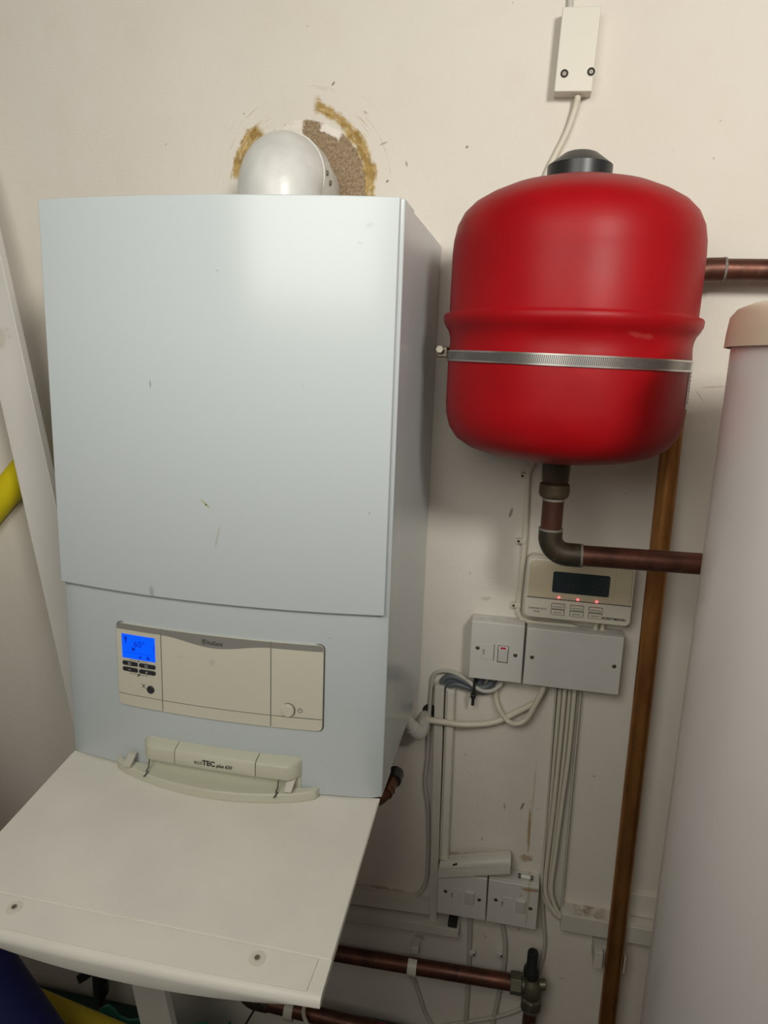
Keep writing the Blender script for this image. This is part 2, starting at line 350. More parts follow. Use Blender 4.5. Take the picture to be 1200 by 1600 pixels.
def lettering(name, s, size, x, y, z, mat, parent, rot=0, align='LEFT', shear=0.0, sx=1.0, bold=0.0, label=None, yfun=None):
    cu = bpy.data.curves.new('tmp', 'FONT'); cu.body = s; cu.size = 1; cu.align_x = align; cu.shear = shear; cu.offset = bold; cu.resolution_u = 3
    to = bpy.data.objects.new('tmp', cu); C.objects.link(to)
    bpy.context.view_layer.update()
    me0 = bpy.data.meshes.new_from_object(to); bm = B(); bm.from_mesh(me0)
    bpy.data.objects.remove(to); bpy.data.meshes.remove(me0)
    ca, sa = math.cos(math.radians(rot)), math.sin(math.radians(rot))
    for v in bm.verts:
        u, w_ = v.co.x*size*sx, v.co.y*size
        xx = x+u*ca-w_*sa; zz = z+u*sa+w_*ca
        v.co = V(xx, (yfun(xx) if yfun else 0)+y, zz)
    r = bmesh.ops.extrude_face_region(bm, geom=bm.faces[:])
    for g in r['geom']:
        if isinstance(g, bmesh.types.BMVert): g.co.y -= 0.00025
    return finish(name, bm, mat, parent, label=label)
def band_arc(bm, x, cy, cz, r0, r1, hw_, a0, a1, n=16):
    """part of a ring round a pipe running along x; angle 0 faces the room, 90 is up"""
    g = []
    for i in range(n+1):
        a = math.radians(a0+(a1-a0)*i/n); c, s_ = math.cos(a), math.sin(a)
        g.append([bm.verts.new(V(xx, cy-r*c, cz+r*s_)) for xx, r in ((x-hw_, r0), (x-hw_, r1), (x+hw_, r1), (x+hw_, r0))])
    for a, b in zip(g, g[1:]):
        for k in range(4): bm.faces.new((a[k], a[(k+1) % 4], b[(k+1) % 4], b[k]))
    bm.faces.new(g[0]); bm.faces.new(g[-1][::-1]); return bm
def screw(name, x, y, z, r, parent, mat='screw', recess='dark', h=1.2, washer=0):
    """round-headed screw facing the room, with a slot"""
    bm = B(); lathe(bm, [(0, y-h), (r*0.6, y-h), (r*0.92, y-h*0.7), (r, y-0.1), (r, y+0.5), (0, y+0.5)], x, z, 20, 'y')
    o = finish(name, bm, mat, parent)
    return o
def front(x):                      # the bowed front of the boiler
    return -320-20*(1-((x-220)/220)**2)
def bowed(bm, x0, x1, zb, zt, out, inn, n=24, nz=1):
    """slab following the bowed front; zb, zt numbers or functions of x; proud by out, going back to inn"""
    fb = zb if callable(zb) else (lambda x: zb); ft = zt if callable(zt) else (lambda x: zt)
    g = []
    for i in range(n+1):
        x = x0+(x1-x0)*i/n; y1, y2 = front(x)-out, front(x)-inn
        g.append([bm.verts.new(V(x, y, z)) for y, z in ((y1, fb(x)), (y1, ft(x)), (y2, ft(x)), (y2, fb(x)))])
    for a, b in zip(g, g[1:]):
        for k in range(4): bm.faces.new((a[k], a[(k+1) % 4], b[(k+1) % 4], b[k]))
    bm.faces.new(g[0]); bm.faces.new(g[-1][::-1]); return bm
def bowed_outline(bm, outline, out, inn):
    a = [bm.verts.new(V(x, front(x)-out, z)) for x, z in outline]; b = [bm.verts.new(V(x, front(x)-inn, z)) for x, z in outline]
    n = len(a); bm.faces.new(a); bm.faces.new(b[::-1])
    for i in range(n): bm.faces.new((a[i], a[(i+1) % n], b[(i+1) % n], b[i]))
    return bm
def structure(name, bm, mat, origin=(0, 0, 0)):
    o = finish(name, bm, mat, origin=origin); o['kind'] = 'structure'; return o

# ------------------------------------------------------------ the room
XL, XR, YB, ZC = -900, 2300, -2900, 1400
structure('wall_back', box(B(), XL, XR, 0, 120, -1000, ZC), 'wall')
structure('floor', box(B(), XL-100, XR+100, YB-100, 120, -1100, -1000), 'floor')
structure('ceiling', box(B(), XL-100, XR+100, YB-100, 120, ZC, ZC+100), 'room')
structure('wall_left', box(B(), XL-100, XL, YB, 0, -1000, ZC), 'room')
structure('wall_right', box(B(), XR, XR+100, YB, 0, -1000, ZC), 'room')
structure('wall_front', box(B(), XL-100, XR+100, YB-100, YB, -1000, ZC), 'room')

# ------------------------------------------------------------ boiler
bo = thing('boiler', 'large white wall-hung boiler with blue display and lowered front flap', 'boiler', (220, -160, 0))
bm = B(); box(bm, 1.5, 438.5, -262, -1, 1, 719); finish('casing', bm, 'enamel', bo, bevel=2)
# front cover: wraps the front edges, bowed
bm = B(); n = 32; rings = []
for i in range(n+1):
    x = 440*i/n; rings.append((x, front(x)))
outline = [(0, -258)] + [(0, -316)] + [(x, y) for x, y in rings[1:-1]] + [(440, -316), (440, -258)]
outline[1] = (0, -317); 
a = [bm.verts.new(V(x, y, 0)) for x, y in outline]; b = [bm.verts.new(V(x, y, 720)) for x, y in outline]
bm.faces.new(a); bm.faces.new(b[::-1])
for i in range(len(a)): j = (i+1) % len(a); bm.faces.new((a[i], a[j], b[j], b[i]))
finish('front_cover', bm, 'lower', bo, bevel=1.6, seg=3, smooth=25)
def doorbot(x): return 249.5-0.5*(1-((x-220)/218)**2)
bm = B(); bowed(bm, 1.5, 436, doorbot, 719.5, 7, -2, 40); finish('door_panel', bm, 'door', bo, bevel=1.4, seg=3, smooth=20)
# control panel
cp = finish('control_panel', bowed_outline(B(), rrect(83, 365, 89.5, 206.5, 7), 0.6, -2), 'bezel', bo)
def sec(name, x0, x1, z0, z1, out, r0=0, r1=0, mat='beige_panel'):
    pts = []
    N_ = 14
    def corner(cx, cz, r, a0): return arc((cx, cz), r, a0, a0+90, 5) if r else [(cx, cz)]
    top = [(x1-(x1-x0)*i/N_, z1) for i in range(1, N_)]; bot = [(x0+(x1-x0)*i/N_, z0) for i in range(1, N_)]
    pts = (arc((x1-r1, z1-r1), r1, 0, 90, 5) if r1 else [(x1, z1)]) + [p for p in top if x0+r0 < p[0] < x1-r1] + \
          (arc((x0+r0, z1-r0), r0, 90, 180, 5) if r0 else [(x0, z1)]) + (arc((x0+r0, z0+r0), r0, 180, 270, 5) if r0 else [(x0, z0)]) + \
          [p for p in bot if x0+r0 < p[0] < x1-r1] + (arc((x1-r1, z0+r1), r1, 270, 360, 5) if r1 else [(x1, z0)])
    return finish(name, bowed_outline(B(), pts, out, -1), mat, cp, bevel=0.5)
sec('display_section', 84.3, 149.3, 91, 205.3, 3.2, r0=6)
sec('middle_cover', 150.6, 297.3, 91, 205.3, 3.2)
sec('right_cover', 298.6, 363.7, 91, 205.3, 3.2, r1=6)
def bandlow(x):
    if x < 150 or x > 298: return 197.5
    return 197.5-8.5*(0.5-0.5*math.cos(2*math.pi*(x-150)/148))
for x0, x1, k in ((84.8, 149.2, 0), (150.7, 297.2, 1), (298.7, 363.2, 2)):
    zt = 205.0
    def ztf(x, k=k):
        if k == 0 and x < 90: return 199.3+math.sqrt(max(0, 36-(90-x)**2))
        if k == 2 and x > 358: return 199.3+math.sqrt(max(0, 36-(x-358)**2))
        return 205.3
    finish('grey_band', bowed(B(), x0, x1, bandlow, ztf, 3.5, 3.1, 30), 'grey_band', cp, label='grey strip along the top of the panel')
for x0, x1 in ((84.6, 149.2), (150.7, 297.2), (298.7, 363.5)):
    finish('lower_seam', bowed(B(), x0, x1, 106.9, 107.6, 3.28, 3.0, 16), 'grey_ink' if 'grey_ink' in M else 'greyink', cp)
lcd = finish('display', bowed(B(), 92.5, 141.5, 158.5, 191.5, 3.6, 3.0, 10), 'lcd', cp, label='blue backlit screen')
# display content (each a mark on the screen)
yl = lambda x: front(x)-3.62
ft = lambda x: front(x)
lettering('display_digits', '60°', 12.5, 110, -3.7, 175.5, 'lcdink', cp, yfun=ft)
bm = B(); prism(bm, [(96, 188), (101, 188), (98.5, 177)], -335.2, -335.0)
for v in bm.verts: v.co.y = (front(v.co.x*1000)-3.65)/1000
bowed(bm, 96, 139, 166.6, 167.1, 3.75, 3.65, 6); bowed(bm, 107, 112, 170, 174.2, 3.75, 3.65, 1)
bowed(bm, 118, 121, 160.5, 164, 3.75, 3.65, 1); bowed(bm, 129, 133, 160.5, 164.5, 3.75, 3.65, 1)
bowed(bm, 139.3, 140.3, 173, 180, 3.75, 3.65, 1)
finish('display_symbols', bm, 'lcdink', cp)
def button(x0, x1, z0, z1):
    return finish('button', bowed_outline(B(), rrect(x0, x1, z0, z1, 2.4), 4.6, 3), 'btn', cp, bevel=0.5)
for z in (151.6, 143.2):
    button(92.5, 115.6, z-2.9, z+2.9); button(117.6, 141.6, z-2.9, z+2.9)
bm = B()
for z in (151.6, 143.2): bowed(bm, 115.9, 117.3, z-2.6, z+2.6, 4.7, 3.2, 1)
for (x0, x1, z) in ((101.5, 105.5, 151.6), (126.5, 130.5, 151.6)):
    bowed(bm, x0, x1, z+1, z+1.5, 4.9, 4.5, 1); bowed(bm, x0, x1, z-1.5, z-1, 4.9, 4.5, 1); bowed(bm, x0, x0+.5, z-1, z+1, 4.9, 4.5, 1); bowed(bm, x1-.5, x1, z-1, z+1, 4.9, 4.5, 1)
bowed(bm, 101.5, 105, 142.9, 143.5, 4.9, 4.5, 1); bowed(bm, 127, 130.4, 142.9, 143.5, 4.9, 4.5, 1); bowed(bm, 128.4, 129, 141.5, 144.9, 4.9, 4.5, 1)
finish('button_symbols', bm, 'paleink', cp)
bm = B()
for zz, d in ((156.3, 1), (137.2, -1)):
    bowed(bm, 104, 113.5, zz, zz+.5, 3.4, 3.0, 2); bowed(bm, 119.5, 129.5, zz, zz+.5, 3.4, 3.0, 2)
    bowed(bm, 104, 104.5, min(zz, zz-d*1.5)-.1, max(zz, zz-d*1.5)+.6, 3.4, 3.0, 1) if d < 0 else bowed(bm, 104, 104.5, zz-1.3, zz, 3.4, 3.0, 1)
    bowed(bm, 129, 129.5, zz-1.3, zz, 3.4, 3.0, 1) if d > 0 else bowed(bm, 129, 129.5, zz, zz+2, 3.4, 3.0, 1)
bowed(bm, 115.4, 117.6, 155.2, 157.2, 3.4, 3.0, 1)
tube(bm, [(114.5, front(116)-3.5, 135.5), (118.5, front(116)-3.5, 138.5)], 0.9, 8); tube(bm, [(115, front(116)-3.5, 138.8), (116.2, front(116)-3.5, 137.6)], 0.7, 8)
# reset symbol: crossed flame
for p0, p1 in (((120, 126), (125.5, 119.5)), ((125.5, 126), (120, 119.5))): tube(bm, [(p0[0], front(122)-3.4, p0[1]), (p1[0], front(122)-3.4, p1[1])], 0.35, 6)
bowed(bm, 121.8, 123.8, 121.5, 124.5, 3.4, 3.0, 1)
finish('panel_symbols', bm, 'greyink', cp)
bm = B(); lathe(bm, [(0, front(133)-5), (4.8, front(133)-4.8), (5.4, front(133)-4.2), (5.4, front(133)-3)], 133.3, 119.5, 32, 'y'); finish('reset_button', bm, 'btn', cp)
bm = B(); lathe(bm, [(8.4, front(321)-2.9), (8.4, front(321)-3.35), (9.1, front(321)-3.35), (9.1, front(321)-2.9)], 320.5, 117, 40, 'y'); finish('button_ring', bm, 'greyink', cp)
bm = B(); lathe(bm, [(0, front(321)-7.4), (7.4, front(321)-7.2), (8.3, front(321)-6.4), (8.3, front(321)-3)], 320.5, 117, 40, 'y'); finish('power_button', bm, 'beige_panel', cp)
bm = B(); tube(bm, [(335.3+2.7*math.sin(math.radians(a)), front(335)-3.45, 117.3+2.7*math.cos(math.radians(a))) for a in range(30, 331, 20)], 0.3, 6)
tube(bm, [(335.3, front(335)-3.45, 117.5), (335.3, front(335)-3.45, 120.8)], 0.3, 6); finish('power_symbol', bm, 'greyink', cp)
lettering('maker_lettering', 'Vaillant', 8, 214, -3.7, 193.2, 'ink', cp, yfun=ft, sx=0.92)
bm = B()
for (a0, a1, b0, b1) in ((208.2, 212.8, 198.8, 199.4), (208.2, 212.8, 193.4, 194), (208.2, 208.8, 193.4, 199.4), (212.2, 212.8, 193.4, 199.4), (210.1, 210.8, 195, 198.5), (209.4, 211.6, 196.8, 197.3)):
    bowed(bm, a0, a1, b0, b1, 3.75, 3.5, 1)
finish('maker_emblem', bm, 'ink', cp)
# beige handle bar with the model name
hb = B(); prof = []
def bary(x):
    t = abs((x-229)/108.5); return -352-3*(1-t*t)+(15*(max(0, t-0.86)/0.14)**2)
def barprof(bm, x0, x1, z0, z1, zt, inset=0.0, n=14):
    g = []
    for i in range(n+1):
        x = x0+(x1-x0)*i/n; y = bary(x)+inset; yb = front(x)+2
        g.append([bm.verts.new(V(x, yy, zz)) for yy, zz in ((yb, z0+2), (y+2.5, z0), (y, z0+3), (y, z1-3), (y+3, z1), (yb, zt))])
    for a, b in zip(g, g[1:]):
        for k in range(6): bm.faces.new((a[k], a[(k+1) % 6], b[(k+1) % 6], b[k]))
    bm.faces.new(g[0]); bm.faces.new(g[-1][::-1]); return bm
hbar = finish('handle_bar', barprof(B(), 121, 171.3, 25, 47.5, 52), 'beige', bo, bevel=0.8, smooth=50)
finish('bar_middle', barprof(B(), 172.2, 282, 25, 47.5, 52, 0.2), 'beige', hbar, smooth=50)
finish('bar_end', barprof(B(), 282.9, 337.5, 25, 47.5, 52), 'beige', hbar, bevel=0.8, smooth=50)
by = lambda x: bary(x)
finish('bar_backplate', bowed(B(), 124, 337, 3, 27, 2.2, -1, 16), 'beige', hbar, bevel=0.6)
lettering('model_lettering', 'eco', 8.8, 199, -0.1, 32.5, 'greyink', hbar, yfun=by, sx=0.95)
lettering('model_lettering', 'TEC', 9.8, 210.8, -0.1, 32.5, 'ink', hbar, yfun=by, bold=0.03, sx=0.98)
lettering('model_lettering', 'plus 630', 6.6, 229.8, -0.1, 32.3, 'ink', hbar, yfun=by, shear=0.3, bold=0.02, sx=0.95)
# flap, hinged open
FS = 0.16
def FZ(y): return (y+335)*FS-3
def fy(x): return -581-5*(1-((x-220)/220)**2)
flb = B(); g = []; n = 32
for i in range(n+1):
    x = 1+437*i/n; c = 1-((x-220)/220)**2; yb = -322-16*c+4; yf = fy(x)
    lip = 10+21*c
    pr = [(yb, FZ(yb)), (-541.5, FZ(-541.5)), (yf+9, FZ(yf+9))]
    for k in range(1, 6):
        a = math.radians(96*k/5); pr.append((yf+9-10*math.sin(a), FZ(yf+9)-10*(1-math.cos(a))))
    pr += [(yf+2+0.12*lip, FZ(yf)-lip), (yf+4+0.12*lip, FZ(yf)-lip), (yf+8, FZ(yf)-8), (yb, FZ(yb)-4)]
    g.append([flb.verts.new(V(x, y, z)) for y, z in pr])
for a, b in zip(g, g[1:]):
    for k in range(len(a)): flb.faces.new((a[k], a[(k+1) % len(a)], b[(k+1) % len(a)], b[k]))
flb.faces.new(g[0]); flb.faces.new(g[-1][::-1])
flap = finish('flap', flb, 'flap', bo, bevel=0.7, smooth=40)
def flapslab(bm, outline, h0, h1):
    """outline in (x,y) lying on the flap"""
    a = [bm.verts.new(V(x, y, FZ(y)+h0)) for x, y in outline]; b = [bm.verts.new(V(x, y, FZ(y)+h1)) for x, y in outline]
    n = len(a); bm.faces.new(a); bm.faces.new(b[::-1])
    for i in range(n): bm.faces.new((a[i], a[(i+1) % n], b[(i+1) % n], b[i]))
    return bm
flapslab(ob := B(), [(1.5, -325)]+[(1.5+435.5*i/16, -323-17*(1-((1.5+435.5*i/16-220)/220)**2)) for i in range(1, 16)]+[(437, -325), (437.5, -541), (1.5, -541)], -0.5, 1.1)
finish('inner_sheet', ob, 'flap', flap, bevel=0.6)
flapslab(ob := B(), [(10, -543), (425, -543), (423, -576)]+[(423-413*i/12, -576-4*(1-((423-413*i/12-220)/220)**2)) for i in range(1, 12)]+[(10, -576)], -0.5, 1.5)
finish('stiffener_plate', ob, 'flap', flap, bevel=0.6)
for x in (90, 365):
    for rr, h0, h1, mt, nm in ((8.2, 1.4, 2.4, 'pvc_cream', 'washer'), (3.8, 2.4, 3.1, 'trunk', 'rivet')):
        ob = B(); flapslab(ob, [(x+rr*math.cos(2*math.pi*k/28), -556+rr*math.sin(2*math.pi*k/28)) for k in range(28)], h0, h1); finish(nm, ob, mt, flap, bevel=0.3)
    ob = B(); flapslab(ob, [(x+2.6*math.cos(2*math.pi*k/28), -556+2.6*math.sin(2*math.pi*k/28)) for k in range(28)], 3.0, 3.3); finish('rivet_centre', ob, 'screw', flap)
# crescent hand grip on the flap
cr = [(76, -327), (75, -333), (80, -340)]
for i in range(1, 20):
    x = 80+278*i/20; cr.append((x, -340-27*math.sin(math.pi*i/20)**0.75))
cr += [(358, -340), (361, -333), (359, -327)]
cb = [(359-283*i/24, -322-18*(1-((359-283*i/24-220)/220)**2)-1) for i in range(1, 24)]
ob = B(); flapslab(ob, cr+cb, 0.8, 14); grip = finish('hand_grip', ob, 'beige', flap, bevel=2.5, seg=3)
for x in (104, 327):
    ob = B(); hexa(ob, [(x-5, -344, 25), (x+6, -344, 25), (x+3, -355, 12), (x-7, -355, 12), (x-5, -338, 26), (x+6, -338, 26), (x+3, -347, 9), (x-7, -347, 9)])
    finish('hinge_arm', ob, 'trunk', flap, bevel=1)
for x in (133, 312):
    ob = B(); tube(ob, [(x, -348, 28), (x-1, -350, 14), (x-1, -357, 11)], 0.9, 8); flapslab(ob, [(x-2.5, -362), (x-0.5, -362), (x+1, -352), (x-1, -352)], 13.7, 14.5)
    finish('wire_catch', ob, 'greyink', flap)

# pipes and tails beneath and beside the boiler
o = thing('pipe_stub', 'short dark capped pipe stub poking out under the right side of the boiler', 'pipe', (425, -190, -60))
finish('pipe', tube(B(), [(412, -232, -1), (412, -232, -50), (418, -226, -66), (430, -200, -64)], 8.5, 20, 3), 'copper_red', o)
finish('body', tube(B(), [(426, -212, -65), (430, -172, -63)], 9.5, 20), 'copper', o, bevel=1)
finish('black_cap', tube(B(), [(430, -180, -63), (431, -158, -62)], 12.5, 12), 'black', o, bevel=2)
wp = thing('waste_pipe', 'white plastic waste pipe elbow going into the wall beside the boiler', 'pipe', (455, -60, -40))
bm = B(); tube(bm, [(419, -84.5, -1), (444, -64, -42)], 10.8, 28); finish('pipe', bm, 'pvc', wp, smooth=60)
bm = B(); tube(bm, [(438, -69, -32), (444, -64, -42), (447.5, -59, -47.5), (450, -51, -49), (451, -42, -49), (452, 2, -48)], 11.8, 28, 3); finish('elbow', bm, 'pvc', wp, smooth=60)
o = finish('wall_hole', lathe(B(), [(0, -0.6), (12, -0.6), (13, 0.4)], 458, -36, 24, 'y'), 'dark', origin=(455, 0, -40)); o['kind'] = 'structure'; o.name = 'trim_2'

# ------------------------------------------------------------ flue
fl = thing('flue_elbow', 'white metal flue elbow rising from the boiler top and turning into the wall', 'flue', (227, -120, 720))
path = [(227, -122, 720.5), (227, -122, 764)] + [(227, -92-30*math.cos(math.radians(a)), 766+30*math.sin(math.radians(a))) for a in range(8, 91, 8)] + [(227, -88, 796)]
finish('elbow', tube(B(), path, 57, 72), 'flue', fl, smooth=60)
finish('wall_pipe', tube(B(), [(227, -90, 796), (227, 3, 796)], 50.5, 72), 'flue', fl, smooth=60)
finish('clamp_collar', tube(B(), [(227, -102, 796), (227, -62, 796)], 58.2, 72), 'flue', fl, bevel=0.8)
finish('base_ring', tube(B(), [(227, -122, 720.5), (227, -122, 725)], 59.5, 72), 'seal', fl, bevel=1)
for a, y in ((4, -93), (-5, -76)):
    c, s = math.cos(math.radians(a)), math.sin(math.radians(a))
    finish('collar_screw', tube(B(), [(227+56*c, y, 796+56*s), (227+60.5*c, y, 796+60.5*s)], 3.6, 14), 'screw', fl, bevel=0.6)

# ------------------------------------------------------------ expansion vessel
TX, TY = 627, -165
ev = thing('expansion_vessel', 'round red expansion vessel strapped to the wall above the copper elbow', 'vessel', (TX, TY, 430))
prof = [(0, 771), (36, 770)]
prof += [(36+ (101)*math.sin(math.radians(a))*0.84, 770-32*(1-math.cos(math.radians(a)))) for a in (18, 36, 54, 72)]
prof = [(0, 771), (30, 770.5), (60, 766), (90, 758), (112, 748.5), (128, 739), (139, 728), (146, 714), (149.5, 697), (150.5, 680), (150.5, 612),
        (152, 609.5), (156, 609), (157.5, 606.5), (157, 600), (153.5, 593), (150.5, 589), (148.5, 583), (147.5, 575), (148.3, 568), (149, 560), (149, 500),
        (148, 485), (143, 468), (133, 454), (118, 444.5), (95, 437), (65, 432), (35, 429.5), (0, 429)]
body = finish('shell', lathe(B(), prof, TX, TY, 128), 'red', ev, smooth=50)
finish('cap', lathe(B(), [(0, 801), (16, 801.5), (20, 800), (36, 788), (38.5, 786), (38.5, 768), (36, 766)], TX-3, TY, 64), 'black', ev, smooth=30, label='black plastic top cap')
# label wrapped round the right-hand side
bm = B(); rr = 149.5; g = []
for i in range(13):
    a = math.radians(8+3.2*i); g.append([bm.verts.new(V(TX+rr*math.cos(a), TY+rr*math.sin(a)-0, z)) for z in (505, 553)])
g2 = []
bm2 = bm
for a, b in zip(g, g[1:]): bm.faces.new((a[0], b[0], b[1], a[1]))
bmesh.ops.solidify(bm, geom=bm.faces[:], thickness=0.0004)
bmesh.ops.rotate(bm, verts=bm.verts, cent=V(TX, TY, 500), matrix=Matrix.Rotation(math.radians(-29), 3, 'Z'))
lb = finish('label_sticker', bm, 'label', ev, label='white paper label')
bm = B(); g = []
for k in range(9):
    z = 512+k*4.3
    for a0, a1 in ((-18, -12-(k % 3)*1.5),):
        q = []
        for a in (a0, a1): q += [V(TX+(rr+0.5)*math.cos(math.radians(a)), TY+(rr+0.5)*math.sin(math.radians(a)), zz) for zz in (z, z+1.6)]
        vs = [bm.verts.new(p) for p in (q[0], q[2], q[3], q[1])]; bm.faces.new(vs)
bmesh.ops.solidify(bm, geom=bm.faces[:], thickness=0.0003)
finish('label_print', bm, 'greyink', ev)
# strap
hc = thing('hose_clamp', 'long slotted steel strap clamp around the red vessel', 'clamp', (TX, TY, 557))
bm = B(); seg = 128
lathe(bm, [(149.6, 550), (151, 550), (151, 552), (150.4, 552.3), (150.4, 560.7), (151, 561), (151, 563), (149.6, 563), (149.6, 550)], TX, TY, 160)
bmesh.ops.rotate(bm, verts=bm.verts, cent=V(TX, TY, 556), matrix=Matrix.Rotation(math.radians(0.6), 3, 'Y'))
band = finish('band', bm, 'steel', hc)
bm = B()
for k in range(170):
    a = math.radians(180+20+k*0.82)
    c, s = math.cos(a), math.sin(a); r1, r2 = 150.3, 150.9; w_ = 0.7
    pts = []
    for dz, off in ((551.5, -w_), (561.5, w_)):
        for sgn in (-0.45, 0.45):
            pts.append((TX+r2*c-(off+sgn)*s, TY+r2*s+(off+sgn)*c, dz - (TX+r2*c-TX)*math.sin(math.radians(0.6))))
    vs = [bm.verts.new(V(*p)) for p in (pts[0], pts[1], pts[3], pts[2])]; bm.faces.new(vs)
sl = finish('slots', bm, 'greyink', hc); sl['kind'] = 'stuff'
bm = B(); box(bm, 463, 477, -176, -150, 555, 569); finish('screw_housing', bm, 'screw', hc, bevel=2)
bm = B(); tube(bm, [(468, -150, 561), (468, -186, 565)], 3.6, 8); tube(bm, [(468, -183, 564.6), (468, -189, 565.4)], 4.8, 6); finish('worm_screw', bm, 'screw', hc)

# copper pipe from the vessel
vp = thing('vessel_pipe', 'reddish copper pipe dropping from the red vessel and turning right', 'pipe', (TX, TY, 300))
bm = B(); lathe(bm, [(10, 432), (14.5, 430), (14.5, 424), (10, 424)], TX, TY, 32); finish('tail', bm, 'solder', vp)
bm = B(); lathe(bm, [(0, 427), (17, 427), (18.3, 425.5), (17.5, 402), (15.5, 399), (0, 399)], TX, TY, 16); finish('union_nut', bm, 'copper_black', vp, bevel=0.6)
bm = B(); lathe(bm, [(0, 400), (15.5, 400), (19.5, 397.5), (20, 390), (19.6, 388), (20, 386), (18.5, 381), (15.5, 379), (0, 379)], TX, TY, 32); finish('collar', bm, 'copper_black', vp)
finish('solder_ring', tube(B(), [(TX, TY, 380), (TX, TY, 375.5)], 14.6, 24), 'solder', vp)
finish('vertical_tube', tube(B(), [(TX, TY, 380), (TX, TY, 322)], 14, 28), 'copper_red', vp)
ZP = 303; ex = [(TX, TY, 336), (TX, TY, 329)] + [(TX+24-24*math.cos(math.radians(a)), TY, 327-24*math.sin(math.radians(a))) for a in range(0, 91, 9)] + [(TX+42, TY, 303)]
finish('elbow', tube(B(), ex, 15.8, 28), 'copper_black', vp, smooth=60)
finish('solder_ring', tube(B(), [(TX, TY, 337.5), (TX, TY, 335)], 16.2, 24), 'solder', vp)
finish('solder_ring', tube(B(), [(TX+41, TY, 303), (TX+44, TY, 303.1)], 16, 24), 'solder', vp)
finish('horizontal_tube', tube(B(), [(TX+30, TY, 303), (TX+200, TY, 306)], 14, 28), 'copper_red', vp)

# vertical pipe behind and the run to the right at the top
rp = thing('riser_pipe', 'long golden copper pipe running floor to elbow right of the programmer', 'pipe', (797, -42, -1000))
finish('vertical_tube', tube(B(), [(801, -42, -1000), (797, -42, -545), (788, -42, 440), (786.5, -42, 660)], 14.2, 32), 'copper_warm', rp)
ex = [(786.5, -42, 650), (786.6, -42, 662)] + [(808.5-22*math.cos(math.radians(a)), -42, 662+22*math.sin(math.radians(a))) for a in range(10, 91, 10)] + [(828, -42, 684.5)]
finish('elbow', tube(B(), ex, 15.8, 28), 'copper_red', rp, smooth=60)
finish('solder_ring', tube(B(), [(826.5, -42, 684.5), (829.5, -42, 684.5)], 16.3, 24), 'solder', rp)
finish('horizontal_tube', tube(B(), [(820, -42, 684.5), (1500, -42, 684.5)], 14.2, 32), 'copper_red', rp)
for z in (-430,):
    bm = B(); box(bm, 764, 815, -27, -0.1, z-16, z+16); box(bm, 764, 778, -42, -26, z-16, z+16); box(bm, 812, 815, -42, -26, z-16, z+16)
    o = finish('pipe_clip', bm, 'trunk', origin=(790, -20, z), bevel=1); single(o, 'off-white plastic pipe clip holding the golden copper riser low on the wall', 'pipe clip')

# ------------------------------------------------------------ hot water cylinder
CX, CY, CR = 965, -420, 200
hw = thing('hot_water_cylinder', 'tall white jacketed hot water cylinder with cream cap at right edge', 'cylinder', (CX, CY, -1000))
finish('jacket', lathe(B(), [(0, -1000), (CR-3, -1000), (CR, -994), (CR, 576), (CR-6, 579), (0, 579)], CX, CY, 160), 'cylinder', hw)
finish('cap', lathe(B(), [(CR+4.5, 573), (CR+6, 573), (CR+5.5, 585), (CR+4, 600), (CR-1, 607), (CR-10, 611), (CR-40, 613), (CR-90, 614), (80, 615), (0, 616)], CX, CY, 160), 'cap', hw, label='cream plastic lid')
finish('cap_rim', lathe(B(), [(CR-27, 610), (CR-28, 618), (CR-34, 625), (CR-50, 629), (CR-100, 632), (0, 633)], CX, CY, 120), 'cap', hw, smooth=60)

# ------------------------------------------------------------ boxes and switches
def flatbox(name, label, cat, x0, x1, z0, z1, depth, plate, matb='box_dusty', matf='pvc', rot=0, group=None, rec=0, bev=1.8):
    cx, cz = (x0+x1)/2, (z0+z1)/2
    t = thing(name, label, cat, (cx, 0, cz), group)
    finish('back_box', box(B(), x0+rec, x1-rec, -depth+plate-0.3, -0.1, z0+rec, z1-rec, rot), matb, t, bevel=1.2)
    f = finish('front_plate', box(B(), x0, x1, -depth, -depth+plate, z0, z1, rot), matf, t, bevel=bev, seg=3)
    return t, f
def screwhole(x, y, z, r, t):
    finish('screw', lathe(B(), [(0, y-0.5), (r*0.8, y-0.6), (r, y-0.2), (r, y+0.5)], x, z, 20, 'y'), 'screw', t)
    bm = B(); box(bm, x-r*0.75, x+r*0.75, y-0.9, y-0.4, z-0.5, z+0.5, rot=35, about=(x, y, z)); finish('screw_slot', bm, 'dark', t)
# fused switch with neon
t, f = flatbox('fused_switch', 'white fused switch with red neon window, left of the blank plate', 'switch', 522, 606, 50, 148, 36, 7, rot=-0.5)
screwhole(534, -36, 103, 3.4, t); screwhole(594, -36, 97.5, 3.4, t)
finish('fuse_carrier', box(B(), 540, 559.5, -36.8, -35, 85, 111), 'pvc', t, bevel=0.4)
finish('seam', box(B(), 559.8, 560.8, -36.3, -35, 84, 112), 'greyink', t)
lettering('fuse_lettering', 'FUSE', 4.4, 545.5, -36.9, 93, 'greyink', t, rot=90)
bm = B(); hexa(bm, [(567, -38, 84), (582, -38, 84), (582, -41, 107), (567, -41, 107), (567, -35, 84), (582, -35, 84), (582, -35, 107), (567, -35, 107)]); finish('rocker', bm, 'pvc', t, bevel=1)
finish('rocker_frame', box(B(), 566, 583, -36.4, -35, 82.5, 111.5), 'greyink', t)
bm = B(); hexa(bm, [(567, -41, 107.2), (582, -41, 107.2), (582, -40, 110.8), (567, -40, 110.8), (567, -35, 107.2), (582, -35, 107.2), (582, -35, 110.8), (567, -35, 110.8)]); finish('rocker_top', bm, 'pvc', t)
finish('neon_window', box(B(), 570, 579, -41.4, -38, 107.3, 110), 'neon', t, bevel=0.3)
